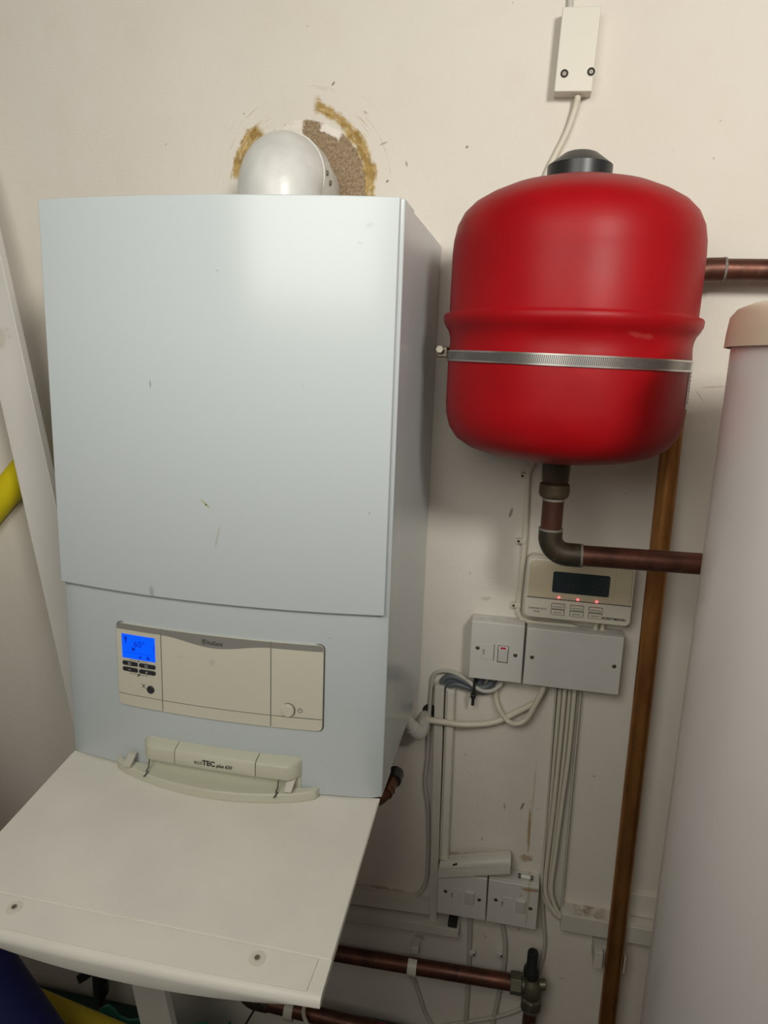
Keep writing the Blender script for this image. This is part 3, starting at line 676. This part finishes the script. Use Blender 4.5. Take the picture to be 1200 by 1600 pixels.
# blank double plate
t, f = flatbox('blanking_plate', 'wide white blank double wall box under the programmer', 'junction box', 609, 756, 50, 146, 36, 7, rot=-0.2)
screwhole(620, -36, 97.5, 3.4, t); screwhole(745, -36, 98, 3.4, t)
# lower pair
def isolator(name, label, x0, x1, z0, z1, matf, sx, lab2=True):
    t, f = flatbox(name, label, 'switch', x0, x1, z0, z1, 36, 7, rot=-1.0 if x0 < 550 else -0.6, matf=matf, matb='sw_rust' if x0 > 550 else 'box_dusty')
    zc = (z0+z1)/2
    screwhole(x0+14, -36, zc+4, 3.4, t); screwhole(x1-12, -36, zc-1, 3.4, t)
    finish('fuse_carrier', box(B(), x0+25, x0+42, -36.7, -35, zc-9, zc+13), matf, t, bevel=0.4)
    lettering('fuse_lettering', 'FUSE', 4.4, x0+27, -36.9, zc-5, 'greyink', t, rot=90)
    bm = B(); a, b = x0+48, x0+64
    hexa(bm, [(a, -37.5, zc-13), (b, -37.5, zc-13), (b, -41.5, zc+13), (a, -41.5, zc+13), (a, -35, zc-13), (b, -35, zc-13), (b, -35, zc+13), (a, -35, zc+13)]); finish('rocker', bm, 'pvc', t, bevel=1)
    return t
isolator('isolator_switch', 'white fused isolator under the tilted trunking offcut, left of the rust-stained one', 493, 578, -400, -316, 'pvc', 0)
isolator('isolator_switch', 'white fused isolator with brown rust streak, below the loose cartridge fuse', 580, 665, -399, -315, 'sw_rust', 0)
# cartridge fuse
cf = thing('cartridge_fuse', 'small loose cartridge fuse lying on the rust-stained isolator', 'fuse', (641, -20, -311))
finish('fuse_body', tube(B(), [(632, -20, -310.4), (650, -20, -310.9)], 3.2, 16), 'label', cf)
for a, b in ((628.5, 633), (649, 653.5)): finish('end_cap', tube(B(), [(a, -20, -310.4-(a-632)*0.028), (b, -20, -310.4-(b-632)*0.028)], 3.7, 16), 'brass', cf, bevel=0.4)
# top junction box
t, f = flatbox('junction_box', 'small upright white junction box with two screws near the top edge', 'junction box', 587, 637, 915, 1018, 26, 20, matb='pvc_cream', matf='pvc_cream', rot=1.6, bev=1.5)
for x, z in ((597.5, 937.5), (632.5, 938.5)):
    finish('screw_well', lathe(B(), [(5.3, -26.2), (6.1, -26.35), (6.4, -26.0), (6.4, -25.5)], x, z, 24, 'y'), 'pvc_cream', t)
    finish('screw_recess', lathe(B(), [(0, -26.15), (5.3, -26.2), (5.3, -25.5)], x, z, 24, 'y'), 'dark', t)
    finish('screw', lathe(B(), [(0, -26.6), (2.8, -26.5), (3.2, -26.1)], x, z, 20, 'y'), 'screw', t)

# ------------------------------------------------------------ programmer
pg = thing('heating_programmer', 'cream heating programmer with dark display and three red lights', 'programmer', (683, -15, 210))
finish('base', prism(B(), rrect(601, 763.5, 161, 259.5, 9), -22, -0.2), 'prog', pg, bevel=1.5)
bm = B(); prism(bm, rrect(602, 762.5, 162, 258.5, 9), -31, -21); finish('case', bm, 'prog', pg, bevel=2.5, seg=3)
bm = B(); pts = [(606, 196), (759, 196)] + arc((751, 248), 7.5, 0, 90, 5) + arc((613, 248), 7.5, 90, 180, 5); prism(bm, pts, -33.2, -30)
fc = finish('upper_cover', bm, 'prog_beige', pg, bevel=1.5, seg=3, label='yellowed beige upper cover')
finish('seam', box(B(), 604, 761, -31.4, -30, 194.6, 195.8), 'greyink', pg)
finish('window_surround', box(B(), 632, 734, -34.0, -33, 200, 253), 'prog_beige', fc, bevel=0.8)
finish('display', prism(B(), rrect(641.5, 726, 207.5, 241, 3), -35.0, -33.5), 'glass', fc, label='dark glass display')
lettering('display_text', 'ON', 12, 700, -35.05, 215, 'btn', fc, align='LEFT')
lettering('display_text', '10:24', 12, 656, -35.05, 215, 'btn', fc, align='LEFT')
for i, x in enumerate((653, 681.5, 709.5)):
    z0 = 194-i*0.2
    finish('indicator_light', lathe(B(), [(0, -36), (1.2, -35.8), (1.5, -35.4), (1.9, -34), (1.9, -31)], x, 199.5-i*0.6, 16, 'y'), 'led', pg, label='lit red indicator light')
    for dz, s in ((184.5, 'ADVANCE'), (175, 'BOOST')):
        b0 = finish('button', prism(B(), rrect(x-9.5, x+9.5, dz-3.6, dz+3.6, 1.2), -34.5, -31), 'prog', pg, bevel=0.6)
        finish('button_frame', prism(B(), rrect(x-10.3, x+10.3, dz-4.4, dz+4.4, 1.4), -31.5, -30.5), 'greyink', pg)
        lettering('button_text', s, 3.3 if s == 'ADVANCE' else 3.8, x, -34.6, dz-1.3, 'greyink', b0, align='CENTER')
lettering('model_lettering', 'CHANNEL PLUS', 3.9, 608, -31.1, 176.5, 'greyink', pg, bold=0.01)
lettering('model_lettering', 'H37XL', 3.6, 616, -31.1, 171.5, 'greyink', pg, bold=0.01)
lettering('maker_lettering', 'HORSTMANN', 5.6, 718, -31.1, 170.5, 'ink', pg, bold=0.03, sx=1.05, shear=0.15)
# keep the lettering inside the case
# ------------------------------------------------------------ cables
def cable(name, pts, r, mat, label, cat='cable', group=None, flat=1.0, seg=10):
    c = [sum(p[i] for p in pts)/len(pts) for i in range(3)]
    o = finish(name, tube(B(), pts, r, seg, 8, flat), mat, origin=tuple(c), smooth=80)
    return single(o, label, cat, group)
def at(px, py, y):
    """point of the plane at depth y seen at a pixel of the photograph"""
    u = Vector(((px-600)/F, (py-800)/F, 1)); r = [sum(RM[k][i]*u[k] for k in range(3)) for i in range(3)]
    s = (y-CAM[1])/r[1]; return (CAM[0]+s*r[0], y, CAM[2]+s*r[2])
def W(l, y): return [at(p[0], p[1], p[2] if len(p) > 2 else y) for p in l]
cable('ceiling_cable', [(598, -4, 1018-4), (597, -4, 1100), (596, -4, 1250), (596, -4, 1399)], 4.5, 'cable_grey', 'grey-white cable running up the wall out of the top junction box', flat=0.8)
cable('sensor_cable', W([(903, 138, -12), (903, 150, -12), (898, 172, -8), (885, 208, -6), (868, 242, -6), (858, 262, -6), (850, 285, -6), (842, 330, -6), (838, 420, -6)], -6) +
      W([(834, 600), (833, 715), (825, 743), (820, 845), (810, 945), (811, 958), (818, 967), (835, 973), (870, 976), (895, 979), (908, 985), (915, 993)], -6), 4.6, 'cable',
      'white cable from the top junction box passing behind the red vessel to the blank plate')
for i, (px, py) in enumerate(((822, 743), (816, 845), (808, 945))):
    c = at(px, py, -6); bm = B(); box(bm, c[0]-9, c[0]+6, -11.5, -0.2, c[2]-4, c[2]+4)
    t_ = thing('cable_clip', ['white cable clip highest on the wall, just below the red vessel', 'white cable clip midway between red vessel and programmer', 'white cable clip beside the left edge of the programmer'][i], 'cable clip', (c[0], -6, c[2]), 'nailed cable clips on the white cable')
    finish('saddle', bm, 'cable', t_, bevel=1.5)
    finish('nail', lathe(B(), [(0, -12.4), (1.8, -12.2), (2, -11.2)], c[0]-5.5, c[2], 12, 'y'), 'dark', t_)
cable('programmer_tail', [(716, -12, 165), (715, -11, 155), (714, -11, 140)], 3.6, 'cable', 'short cream cable between programmer and blank plate, left one of two', group=None)
cable('programmer_tail', [(725, -12, 165), (725, -11, 155), (725, -11, 140)], 3.6, 'cable', 'short cream cable between programmer and blank plate, right one of two')
cable('flex_cable', W([(661, 1118, 0), (663, 1121, -18), (672, 1125, -27), (690, 1128, -29), (725, 1132, -27), (770, 1129, -16), (805, 1114, -10), (838, 1096, -8), (850, 1080, -8), (856, 1060, -6)], -10), 5.2, 'cable',
      'thick cream cable sweeping from the wall hole across the trunking to the blank plate')
cable('looped_cable', W([(850, 1060, -24), (848, 1078, -23), (837, 1100, -23), (823, 1123, -23), (808, 1131, -24), (794, 1127, -17), (781, 1110, -14), (775, 1090, -9), (777, 1072, -8), (786, 1058, -8)], -10), 4.4, 'cable',
      'cream cable hanging in a loop under the fused switch and blank plate')
cable('thin_cable', W([(786, 1056, -12), (783, 1068, -16), (772, 1078, -18), (757, 1080, -19), (743, 1074, -21), (728, 1061, -16), (706, 1050, -10), (688, 1049, -8), (677, 1057, -5), (674, 1080, -5), (671, 1115, -5), (668, 1180, -4), (664, 1225, -4), (669, 1265, -4), (669, 1340, -4), (664, 1382, -4), (648, 1400, -5), (622, 1402, -5), (588, 1391, -5), (550, 1383, -5), (500, 1372, -5)], -8), 3.6, 'cable_grey',
      'thin grey-white cable curving down beside the left trunking strip from the switch')
for i, l in enumerate(([(690, 1078, -8), (692, 1064, -10), (702, 1057, -12), (718, 1060, -13), (740, 1072, -14), (760, 1073, -13), (772, 1060, -10), (778, 1050, -8)],
                       [(700, 1082, -8), (702, 1073, -10), (712, 1069, -12), (728, 1073, -12), (745, 1079, -12), (760, 1080, -10), (772, 1066, -8), (776, 1054, -8)],
                       [(694, 1078, -6), (698, 1065, -7), (710, 1062, -8), (728, 1068, -8), (745, 1070, -8), (752, 1062, -8), (755, 1050, -8)])):
    cable('grey_cable', W(l, -8), 5.0, 'cable_dark', ['dark grey cable arching highest out of the left trunking top', 'dark grey cable leaving the shorter trunking top and passing lowest through the tie', 'dark grey cable lying nearest the wall behind the black tie'][i], group='grey cables tied under the fused switch')
tie = thing('cable_tie', 'black cable tie hanging from the grey cables under the fused switch', 'cable tie', at(741, 1075, -20))
c = at(741, 1073, -14)
bm = B(); tube(bm, [(c[0]+0.5, -14+14*math.cos(math.radians(a)), c[2]+13*math.sin(math.radians(a))) for a in range(0, 361, 20)], 2.4, 8); finish('strap', bm, 'black', tie)
finish('lock_head', box(B(), c[0]-4.5, c[0]+4.5, -30, -20, c[2]-14, c[2]-7), 'black', tie, bevel=1.5)
finish('tail', box(B(), c[0]-2.6, c[0]+2.6, -27, -25, c[2]-28, c[2]-12), 'black', tie, bevel=0.5)
# bundle of four cables in the open trunking
names = ['outermost left of the four cream cables bundled beside the golden riser', 'second from left of the four cream cables in the bundle', 'third from left of the four cream cables in the bundle', 'rightmost of the four cream cables in the bundle']
for i in range(4):
    o_ = i*7.6
    cable('bundled_cable', W([(875+o_*1.05, 1062), (874+o_, 1090), (866+o_*.98, 1180), (858+o_*.8, 1270), (850+o_*.75, 1340), (847+o_*.62, 1385), (852+o_*.55, 1408), (866+o_*.35, 1428), (880+o_*.2, 1436)], -7-(i % 2)*8), 3.7, 'cable', names[i], group='cream cables bundled in the open tray')
cable('brown_cable', W([(846, 1390), (849, 1440), (851, 1475), (845, 1510), (838, 1532), (828, 1565), (800, 1582), (760, 1592), (700, 1602), (640, 1616)], -6), 3.4, 'cable_grey', 'thin brownish cable dropping right of the isolators and curling under the valve')
cable('drop_cable', W([(735, 1425), (734, 1465), (733, 1500), (730, 1560), (726, 1620)], -6), 4.2, 'cable_grey', 'grey-white cable dropping from the left isolator', flat=0.8)
cable('drop_cable', W([(784, 1440), (789, 1470), (788, 1505), (780, 1550), (770, 1600), (766, 1630)], -6), 4.2, 'cable_grey', 'grey-white cable dropping from the rust-stained isolator', flat=0.8)
for px, py, lb_ in ((739, 1489, 'white cable clip under the left isolator'), (782, 1491, 'white cable clip under the rust-stained isolator')):
    c = at(px, py, -8); t_ = thing('cable_clip', lb_, 'cable clip', (c[0], -6, c[2]), 'nailed cable clips below the isolators')
    finish('saddle', box(B(), c[0]-7, c[0]+4, -12, -0.2, c[2]-4.5, c[2]+4.5), 'pvc', t_, bevel=1.2)
    finish('nail', lathe(B(), [(0, -12.9), (1.7, -12.7), (2, -11.5)], c[0]+1.5, c[2], 12, 'y'), 'dark', t_)
cable('low_cable', W([(634, 1512), (646, 1530), (656, 1558), (664, 1582), (680, 1610)], -6), 3.4, 'cable_grey', 'thin cable curving down the wall below the pipe clip')

# ------------------------------------------------------------ trunking
o = finish('vertical_trunking', hexa(B(), [(467, -22, 21), (482.5, -22, 21), (493.5, -22, -436), (479.5, -22, -436), (467, -0.1, 21), (482.5, -0.1, 21), (493.5, -0.1, -436), (479.5, -0.1, -436)]), 'trunk', origin=(480, 0, -200), bevel=1)
single(o, 'long off-white vertical cable trunking, the taller left one of the pair', 'trunking')
tt = thing('vertical_trunking', 'shorter off-white ribbed vertical trunking ending above the isolators', 'trunking', (495, 0, -150))
finish('channel', hexa(B(), [(485.5, -20, 17), (501, -20, 17), (507, -20, -306), (491, -20, -306), (485.5, -0.1, 17), (501, -0.1, 17), (507, -0.1, -306), (491, -0.1, -306)]), 'trunk', tt, bevel=1)
finish('lid', hexa(B(), [(489, -24, 15), (499.5, -24, 15), (505.5, -24, -303), (495, -24, -303), (489, -19, 15), (499.5, -19, 15), (505.5, -19, -303), (495, -19, -303)]), 'pvc_cream', tt, bevel=1)
# tilted offcut: open L channel resting on the left isolator
oc = thing('trunking_offcut', 'short dirty white trunking offcut tilted on top of the isolators', 'trunking', (553, -22, -305))
def bar(bm, x0, z0, x1, z1, h, y0, y1):
    return hexa(bm, [(x0, y0, z0), (x1, y0, z1), (x1, y0, z1+h), (x0, y0, z0+h), (x0, y1, z0), (x1, y1, z1), (x1, y1, z1+h), (x0, y1, z0+h)])
bm = B(); bar(bm, 493, -324, 614, -292, 16, -44, -42); bar(bm, 493, -310, 614, -278, 2, -44, -8)
finish('channel', bm, 'trunk', oc, bevel=0.5)
bm = B(); bar(bm, 503, -305.5, 612, -276.6, 3, -12, -8); finish('rib', bm, 'trunk', oc, bevel=0.6)
bm = B(); tube(bm, [(517, -34, -302.5), (524, -31, -300.5)], 2.6, 8); finish('hole', bm, 'dark', oc)
# open tray side walls
tr = thing('cable_tray', 'open off-white cable tray with thin upright edges holding the cream cables', 'trunking', (680, 0, -150))
bl = [at(868, 1078, -14), at(846, 1392, -14)]; brr = [at(907, 1082, -14), at(876, 1428, -14)]
for (a, b) in (bl, brr):
    bm = B(); hexa(bm, [(a[0]-1, -16, a[2]+20), (a[0]+1, -16, a[2]+20), (b[0]+1, -16, b[2]), (b[0]-1, -16, b[2]), (a[0]-1, -2, a[2]+20), (a[0]+1, -2, a[2]+20), (b[0]+1, -2, b[2]), (b[0]-1, -2, b[2])])
    finish('side_wall', bm, 'trunk', tr, bevel=0.4)
bm = B(); hexa(bm, [(bl[0][0]-1, -2.5, 55), (brr[0][0]+1, -2.5, 55), (brr[1][0]+1, -2.5, brr[1][2]), (bl[1][0]-1, -2.5, bl[1][2]), (bl[0][0]-1, -0.1, 55), (brr[0][0]+1, -0.1, 55), (brr[1][0]+1, -0.1, brr[1][2]), (bl[1][0]-1, -0.1, bl[1][2])])
finish('tray_back', bm, 'trunk', tr)
# horizontal lengths
ht = thing('horizontal_trunking', 'dirty off-white horizontal trunking passing behind the golden riser', 'trunking', (800, 0, -380))
finish('channel', box(B(), 706, 1100, -24, -0.1, -396, -362), 'trunk_dirty', ht, bevel=0.6)
finish('lid', box(B(), 706, 1100, -27, -23, -397, -366), 'trunk', ht, bevel=0.8)
o = finish('wall_plinth', box(B(), 790, 1100, -6, -0.1, -361, -318), 'wall', origin=(800, 0, -340), bevel=1); o['kind'] = 'structure'; o.name = 'trim_1'
ht = thing('horizontal_trunking', 'two-layer off-white horizontal trunking low on the wall, partly behind the flap', 'trunking', (400, 0, -420))
bm = B(); hexa(bm, [(150, -18, -441), (479, -18, -424), (479, -18, -398), (150, -18, -412), (150, -0.1, -441), (479, -0.1, -424), (479, -0.1, -398), (150, -0.1, -412)]); finish('back_channel', bm, 'trunk', ht, bevel=0.8)
bm = B(); hexa(bm, [(150, -34, -460), (534, -34, -446), (534, -34, -430), (150, -34, -440), (150, -0.1, -460), (534, -0.1, -446), (534, -0.1, -430), (150, -0.1, -440)]); finish('front_channel', bm, 'trunk', ht, bevel=0.8)
bm = B(); box(bm, 514, 530, -30, -8, -431, -422); finish('dark_socket', bm, 'dark', ht, bevel=1)

# ------------------------------------------------------------ low copper run with valve
lp = thing('lower_pipe', 'dark reddish copper pipe along the lower wall ending at the angle valve', 'pipe', (480, -40, -520))
finish('tube', tube(B(), [(60, -40, -530), (326, -40, -522), (634, -40, -509)], 14, 28), 'copper_red', lp)
for x, z, lb_ in ((457, -516, 'white plastic pipe clip on the dark lower copper pipe'),):
    t_ = thing('pipe_clip', lb_, 'pipe clip', (x, -30, z))
    bm = B(); band_arc(bm, x, -40, z, 14.5, 17.5, 8, -65, 80); finish('hoop', bm, 'pvc_cream', t_)
    finish('foot', box(B(), x-7, x+7, -25, -0.1, z+10, z+24), 'pvc', t_, bevel=1.5)
av = thing('angle_valve', 'brass angle valve with black cap at the end of the lower pipe', 'valve', (666, -40, -510))
bm = B(); tube(bm, [(630, -40, -509), (650, -40, -508.5)], 19, 6); finish('side_nut', bm, 'brass', av, bevel=1.2)
bm = B(); lathe(bm, [(0, -490), (11, -490), (13, -494), (16, -498), (19, -506), (19, -518), (16, -526), (13, -530), (0, -530)], 667, -40, 32); tube(bm, [(650, -40, -508.5), (664, -40, -509)], 14, 20); tube(bm, [(670, -40, -504), (690, -40, -500)], 9, 14); finish('body', bm, 'brass', av)
bm = B(); lathe(bm, [(0, -528), (16, -528), (19.5, -532), (19.5, -545), (16, -549), (0, -549)], 668, -40, 6, c0=0.5); finish('bottom_nut', bm, 'brass', av, bevel=1.2)
bm = B(); lathe(bm, [(0, -549), (16.5, -549), (17.5, -552), (14, -558), (0, -558)], 668, -40, 24); finish('olive', bm, 'brass', av)
bm = B(); lathe(bm, [(0, -437), (8.5, -438), (9.5, -442), (9.5, -466), (13.5, -472), (14, -484), (12, -490), (0, -490)], 664, -40, 16); finish('cap', bm, 'black', av, bevel=0.4, label='black ribbed plastic cap')
finish('outlet_pipe', tube(B(), [(668, -40, -556), (669, -40, -1000)], 12, 24), 'copper_red', av)

# pipework under the flap
un = thing('return_pipe', 'dark copper pipe with elbow just below the front edge of the flap', 'pipe', (230, -100, -600))
finish('vertical_tube', tube(B(), [(160, -100, -2), (160, -100, -575)], 14, 20), 'copper_red', un)
ex = [(160, -100, -555), (160, -100, -572)] + [(186-26*math.cos(math.radians(a)), -100, -572-26*math.sin(math.radians(a))) for a in range(10, 91, 10)] + [(206, -100, -598)]
finish('elbow', tube(B(), ex, 16, 20), 'copper_black', un)
finish('horizontal_tube', tube(B(), [(195, -100, -598), (420, -100, -606)], 14, 24), 'copper_red', un)
t_ = thing('pipe_clip', 'beige pipe clip on the dark pipe under the flap', 'pipe clip', (245, -100, -600))
bm = B(); band_arc(bm, 247, -100, -601, 14.5, 18, 8, -70, 100); finish('hoop', bm, 'beige', t_)
finish('foot', box(B(), 240, 254, -96, -0.1, -586, -575), 'beige', t_, bevel=1)
cable('drain_cable', W([(476, 1545), (479, 1562), (474, 1580), (478, 1596), (490, 1618)], -128), 3.6, 'cable', 'cream cable hanging in front of the pipe just under the flap corner')
cable('black_cable', W([(420, 1540), (410, 1562), (396, 1580), (382, 1604)], -150), 1.8, 'black', 'thin black wire crossing the dark pipe under the flap')
# pump body with red plastic part
pv = thing('pump_valve', 'dull red handwheel valve at the bottom edge below the lower pipe', 'valve', (420, -90, -640))
bm = B(); pr_ = []
for k in range(48):
    a = 2*math.pi*k/48; r_ = 44+2.5*math.cos(8*a); pr_.append((418+r_*math.cos(a), -632+r_*math.sin(a)))
prism(bm, pr_, -120, -98); finish('handwheel', bm, 'tag_red', pv, bevel=4, seg=3)
finish('hub', lathe(B(), [(0, -128), (10, -127), (14, -120), (14, -88), (0, -88)], 418, -632, 24, 'y'), 'copper_black', pv)
finish('body', tube(B(), [(300, -60, -665), (345, -60, -665), (350, -60, -665), (420, -60, -665), (470, -60, -665)], [14, 14, 26, 28, 26], 20), 'copper_black', pv)
# drain tap at the far left under the flap
dt = thing('drain_tap', 'black lever drain tap on a dark pipe under the left of the flap', 'tap', (-165, -60, -680))
finish('pipe', tube(B(), [(-153, -75, -1000), (-153, -75, -690)], 9, 16), 'copper_black', dt)
bm = B(); lathe(bm, [(0, -632), (12, -634), (15, -640), (15, -685), (11, -694), (0, -694)], -151, -75, 24); finish('body', bm, 'black', dt, bevel=0.5)
bm = B(); hexa(bm, [(-146, -88, -628), (-168, -88, -626), (-197, -88, -650), (-190, -88, -668), (-146, -62, -634), (-168, -62, -632), (-197, -62, -656), (-190, -62, -674)])
hexa(bm, [(-138, -88, -634), (-146, -88, -620), (-176, -88, -622), (-180, -88, -642), (-138, -62, -640), (-146, -62, -626), (-176, -62, -628), (-180, -62, -648)]); finish('lever', bm, 'black', dt, bevel=2.5)
# teal crate
tc = thing('teal_crate', 'teal plastic crate with wavy slotted rim under the flap', 'crate', (0, -150, -1000))
keys = [(-150, -700), (-125, -650), (-110, -627), (-83, -600), (-68, -583), (-58, -579), (-48, -584), (-38, -597), (-20, -600), (10, -590), (40, -592), (66, -594), (85, -588), (101, -580), (115, -572), (128, -568), (136, -585), (140, -640)]
bm = B(); prism(bm, [(-150, -1000)] + keys + [(140, -1000)], -190, -185)
finish('front_panel', bm, 'teal', tc, bevel=1)
bm = B(); box(bm, -150, -146, -184.5, -115, -1000, -700); box(bm, 136, 140, -184.5, -115, -1000, -640); box(bm, -150, 140, -120, -115, -1000, -720); box(bm, -146, 136, -184.5, -120, -1000, -995)
finish('bin', bm, 'teal', tc)
for sx_, sz_, rt in ((-52, -604, -25), (108, -596, 20)):
    bm = B(); prism(bm, [(sx_+x*math.cos(math.radians(rt))-z*math.sin(math.radians(rt)), sz_+x*math.sin(math.radians(rt))+z*math.cos(math.radians(rt))) for x, z in rrect(-9, 9, -3.5, 3.5, 3)], -190.6, -189.5); finish('slot', bm, 'dark', tc)

# ------------------------------------------------------------ things on the left
bd = thing('leaning_board', 'long white board leaning against the wall left of the boiler', 'board', (-60, -280, -1000))
def on_lean(px, py):
    # the board's plane: foot away from the wall, head against it
    k, y = 0.127, -100
    for _ in range(30): y = -20-k*(1150-at(px, py, y)[2])
    return at(px, py, y)
def along(p, q, z): t = (z-p[2])/(q[2]-p[2]); return tuple(p[i]+t*(q[i]-p[i]) for i in range(3))
L0, L1, R0, R1 = on_lean(0, 627), on_lean(201, 1520), on_lean(0, 398), on_lean(252, 1530)
cs = [along(L0, L1, -985), along(R0, R1, -985), along(R0, R1, 1130), along(L0, L1, 1130)]
bm = B(); hexa(bm, cs+[(x, y+15, z+2) for x, y, z in cs]); finish('face', bm, 'board', bd, bevel=1.2)
def noodle(name, label, a, b, r, mat, bend=0):
    mid = [(a[i]+b[i])/2 for i in range(3)]; mid[2] += bend
    pts = smoothpath([a, mid, b], 12)
    bm = B(); tube(bm, [tuple(p) for p in pts], r, 36); o = finish(name, bm, mat, origin=a, bevel=2); return single(o, label, 'pool noodle')
d = Vector((-290+355, 0, 362-300)); 
noodle('pool_noodle', 'bright yellow foam pool noodle end behind the leaning white board', (-262, -26, 355), (-700, -26, -112), 25.5, 'yellow')
pa, pb = Vector(at(0, 1510, -405)), Vector(at(62, 1600, -405)); dd = (pb-pa).normalized(); nn = Vector((-dd.z, 0, dd.x)); nn = nn if nn.x > 0 else -nn
blue_a, blue_b = tuple(pa-nn*58-dd*480), tuple(pb-nn*58+dd*420)
noodle('pool_noodle', 'shade-darkened yellow foam noodle lying low beside the blue noodle', (-700, -280, -400), (180, -280, -579), 32, 'yellow_shaded')
noodle('pool_noodle', 'dark green foam noodle lying against the wall behind the yellow one', (-760, -26, -812), (-60, -26, -796), 24, 'green')
noodle('pool_noodle', 'deep blue foam noodle leaning at the bottom left corner', blue_a, blue_b, 58, 'blue')
# ceiling lamp (source of the room's light)
cl = thing('ceiling_lamp', 'small ceiling lamp holder behind and to the right of the camera', 'lamp', (1300, -1800, 1400))
finish('ceiling_rose', lathe(B(), [(0, 1399.5), (55, 1399.5), (50, 1390), (30, 1386), (0, 1386)], 1300, -1800, 32), 'pvc', cl)
# unseen cupboard added to shade the lower room; the lamp shines over its top
sc_ = thing('shading_cupboard', 'tall grey cupboard added unseen behind the camera to shade the lower room', 'cupboard', (1150, -1340, -1000))
finish('carcass', box(B(), 760, 1760, -1450, -1240, -1000, 880), 'grey_band', sc_, bevel=3)
for x0, x1, hx in ((763, 1258, 1230), (1262, 1757, 1290)):
    d_ = finish('door', box(B(), x0, x1, -1240, -1222, -960, 876), 'grey_band', sc_, bevel=2)
    finish('handle', tube(B(), [(hx, -1222, -60), (hx, -1200, -50), (hx, -1200, 50), (hx, -1222, 60)], 5, 10), 'steel', d_)
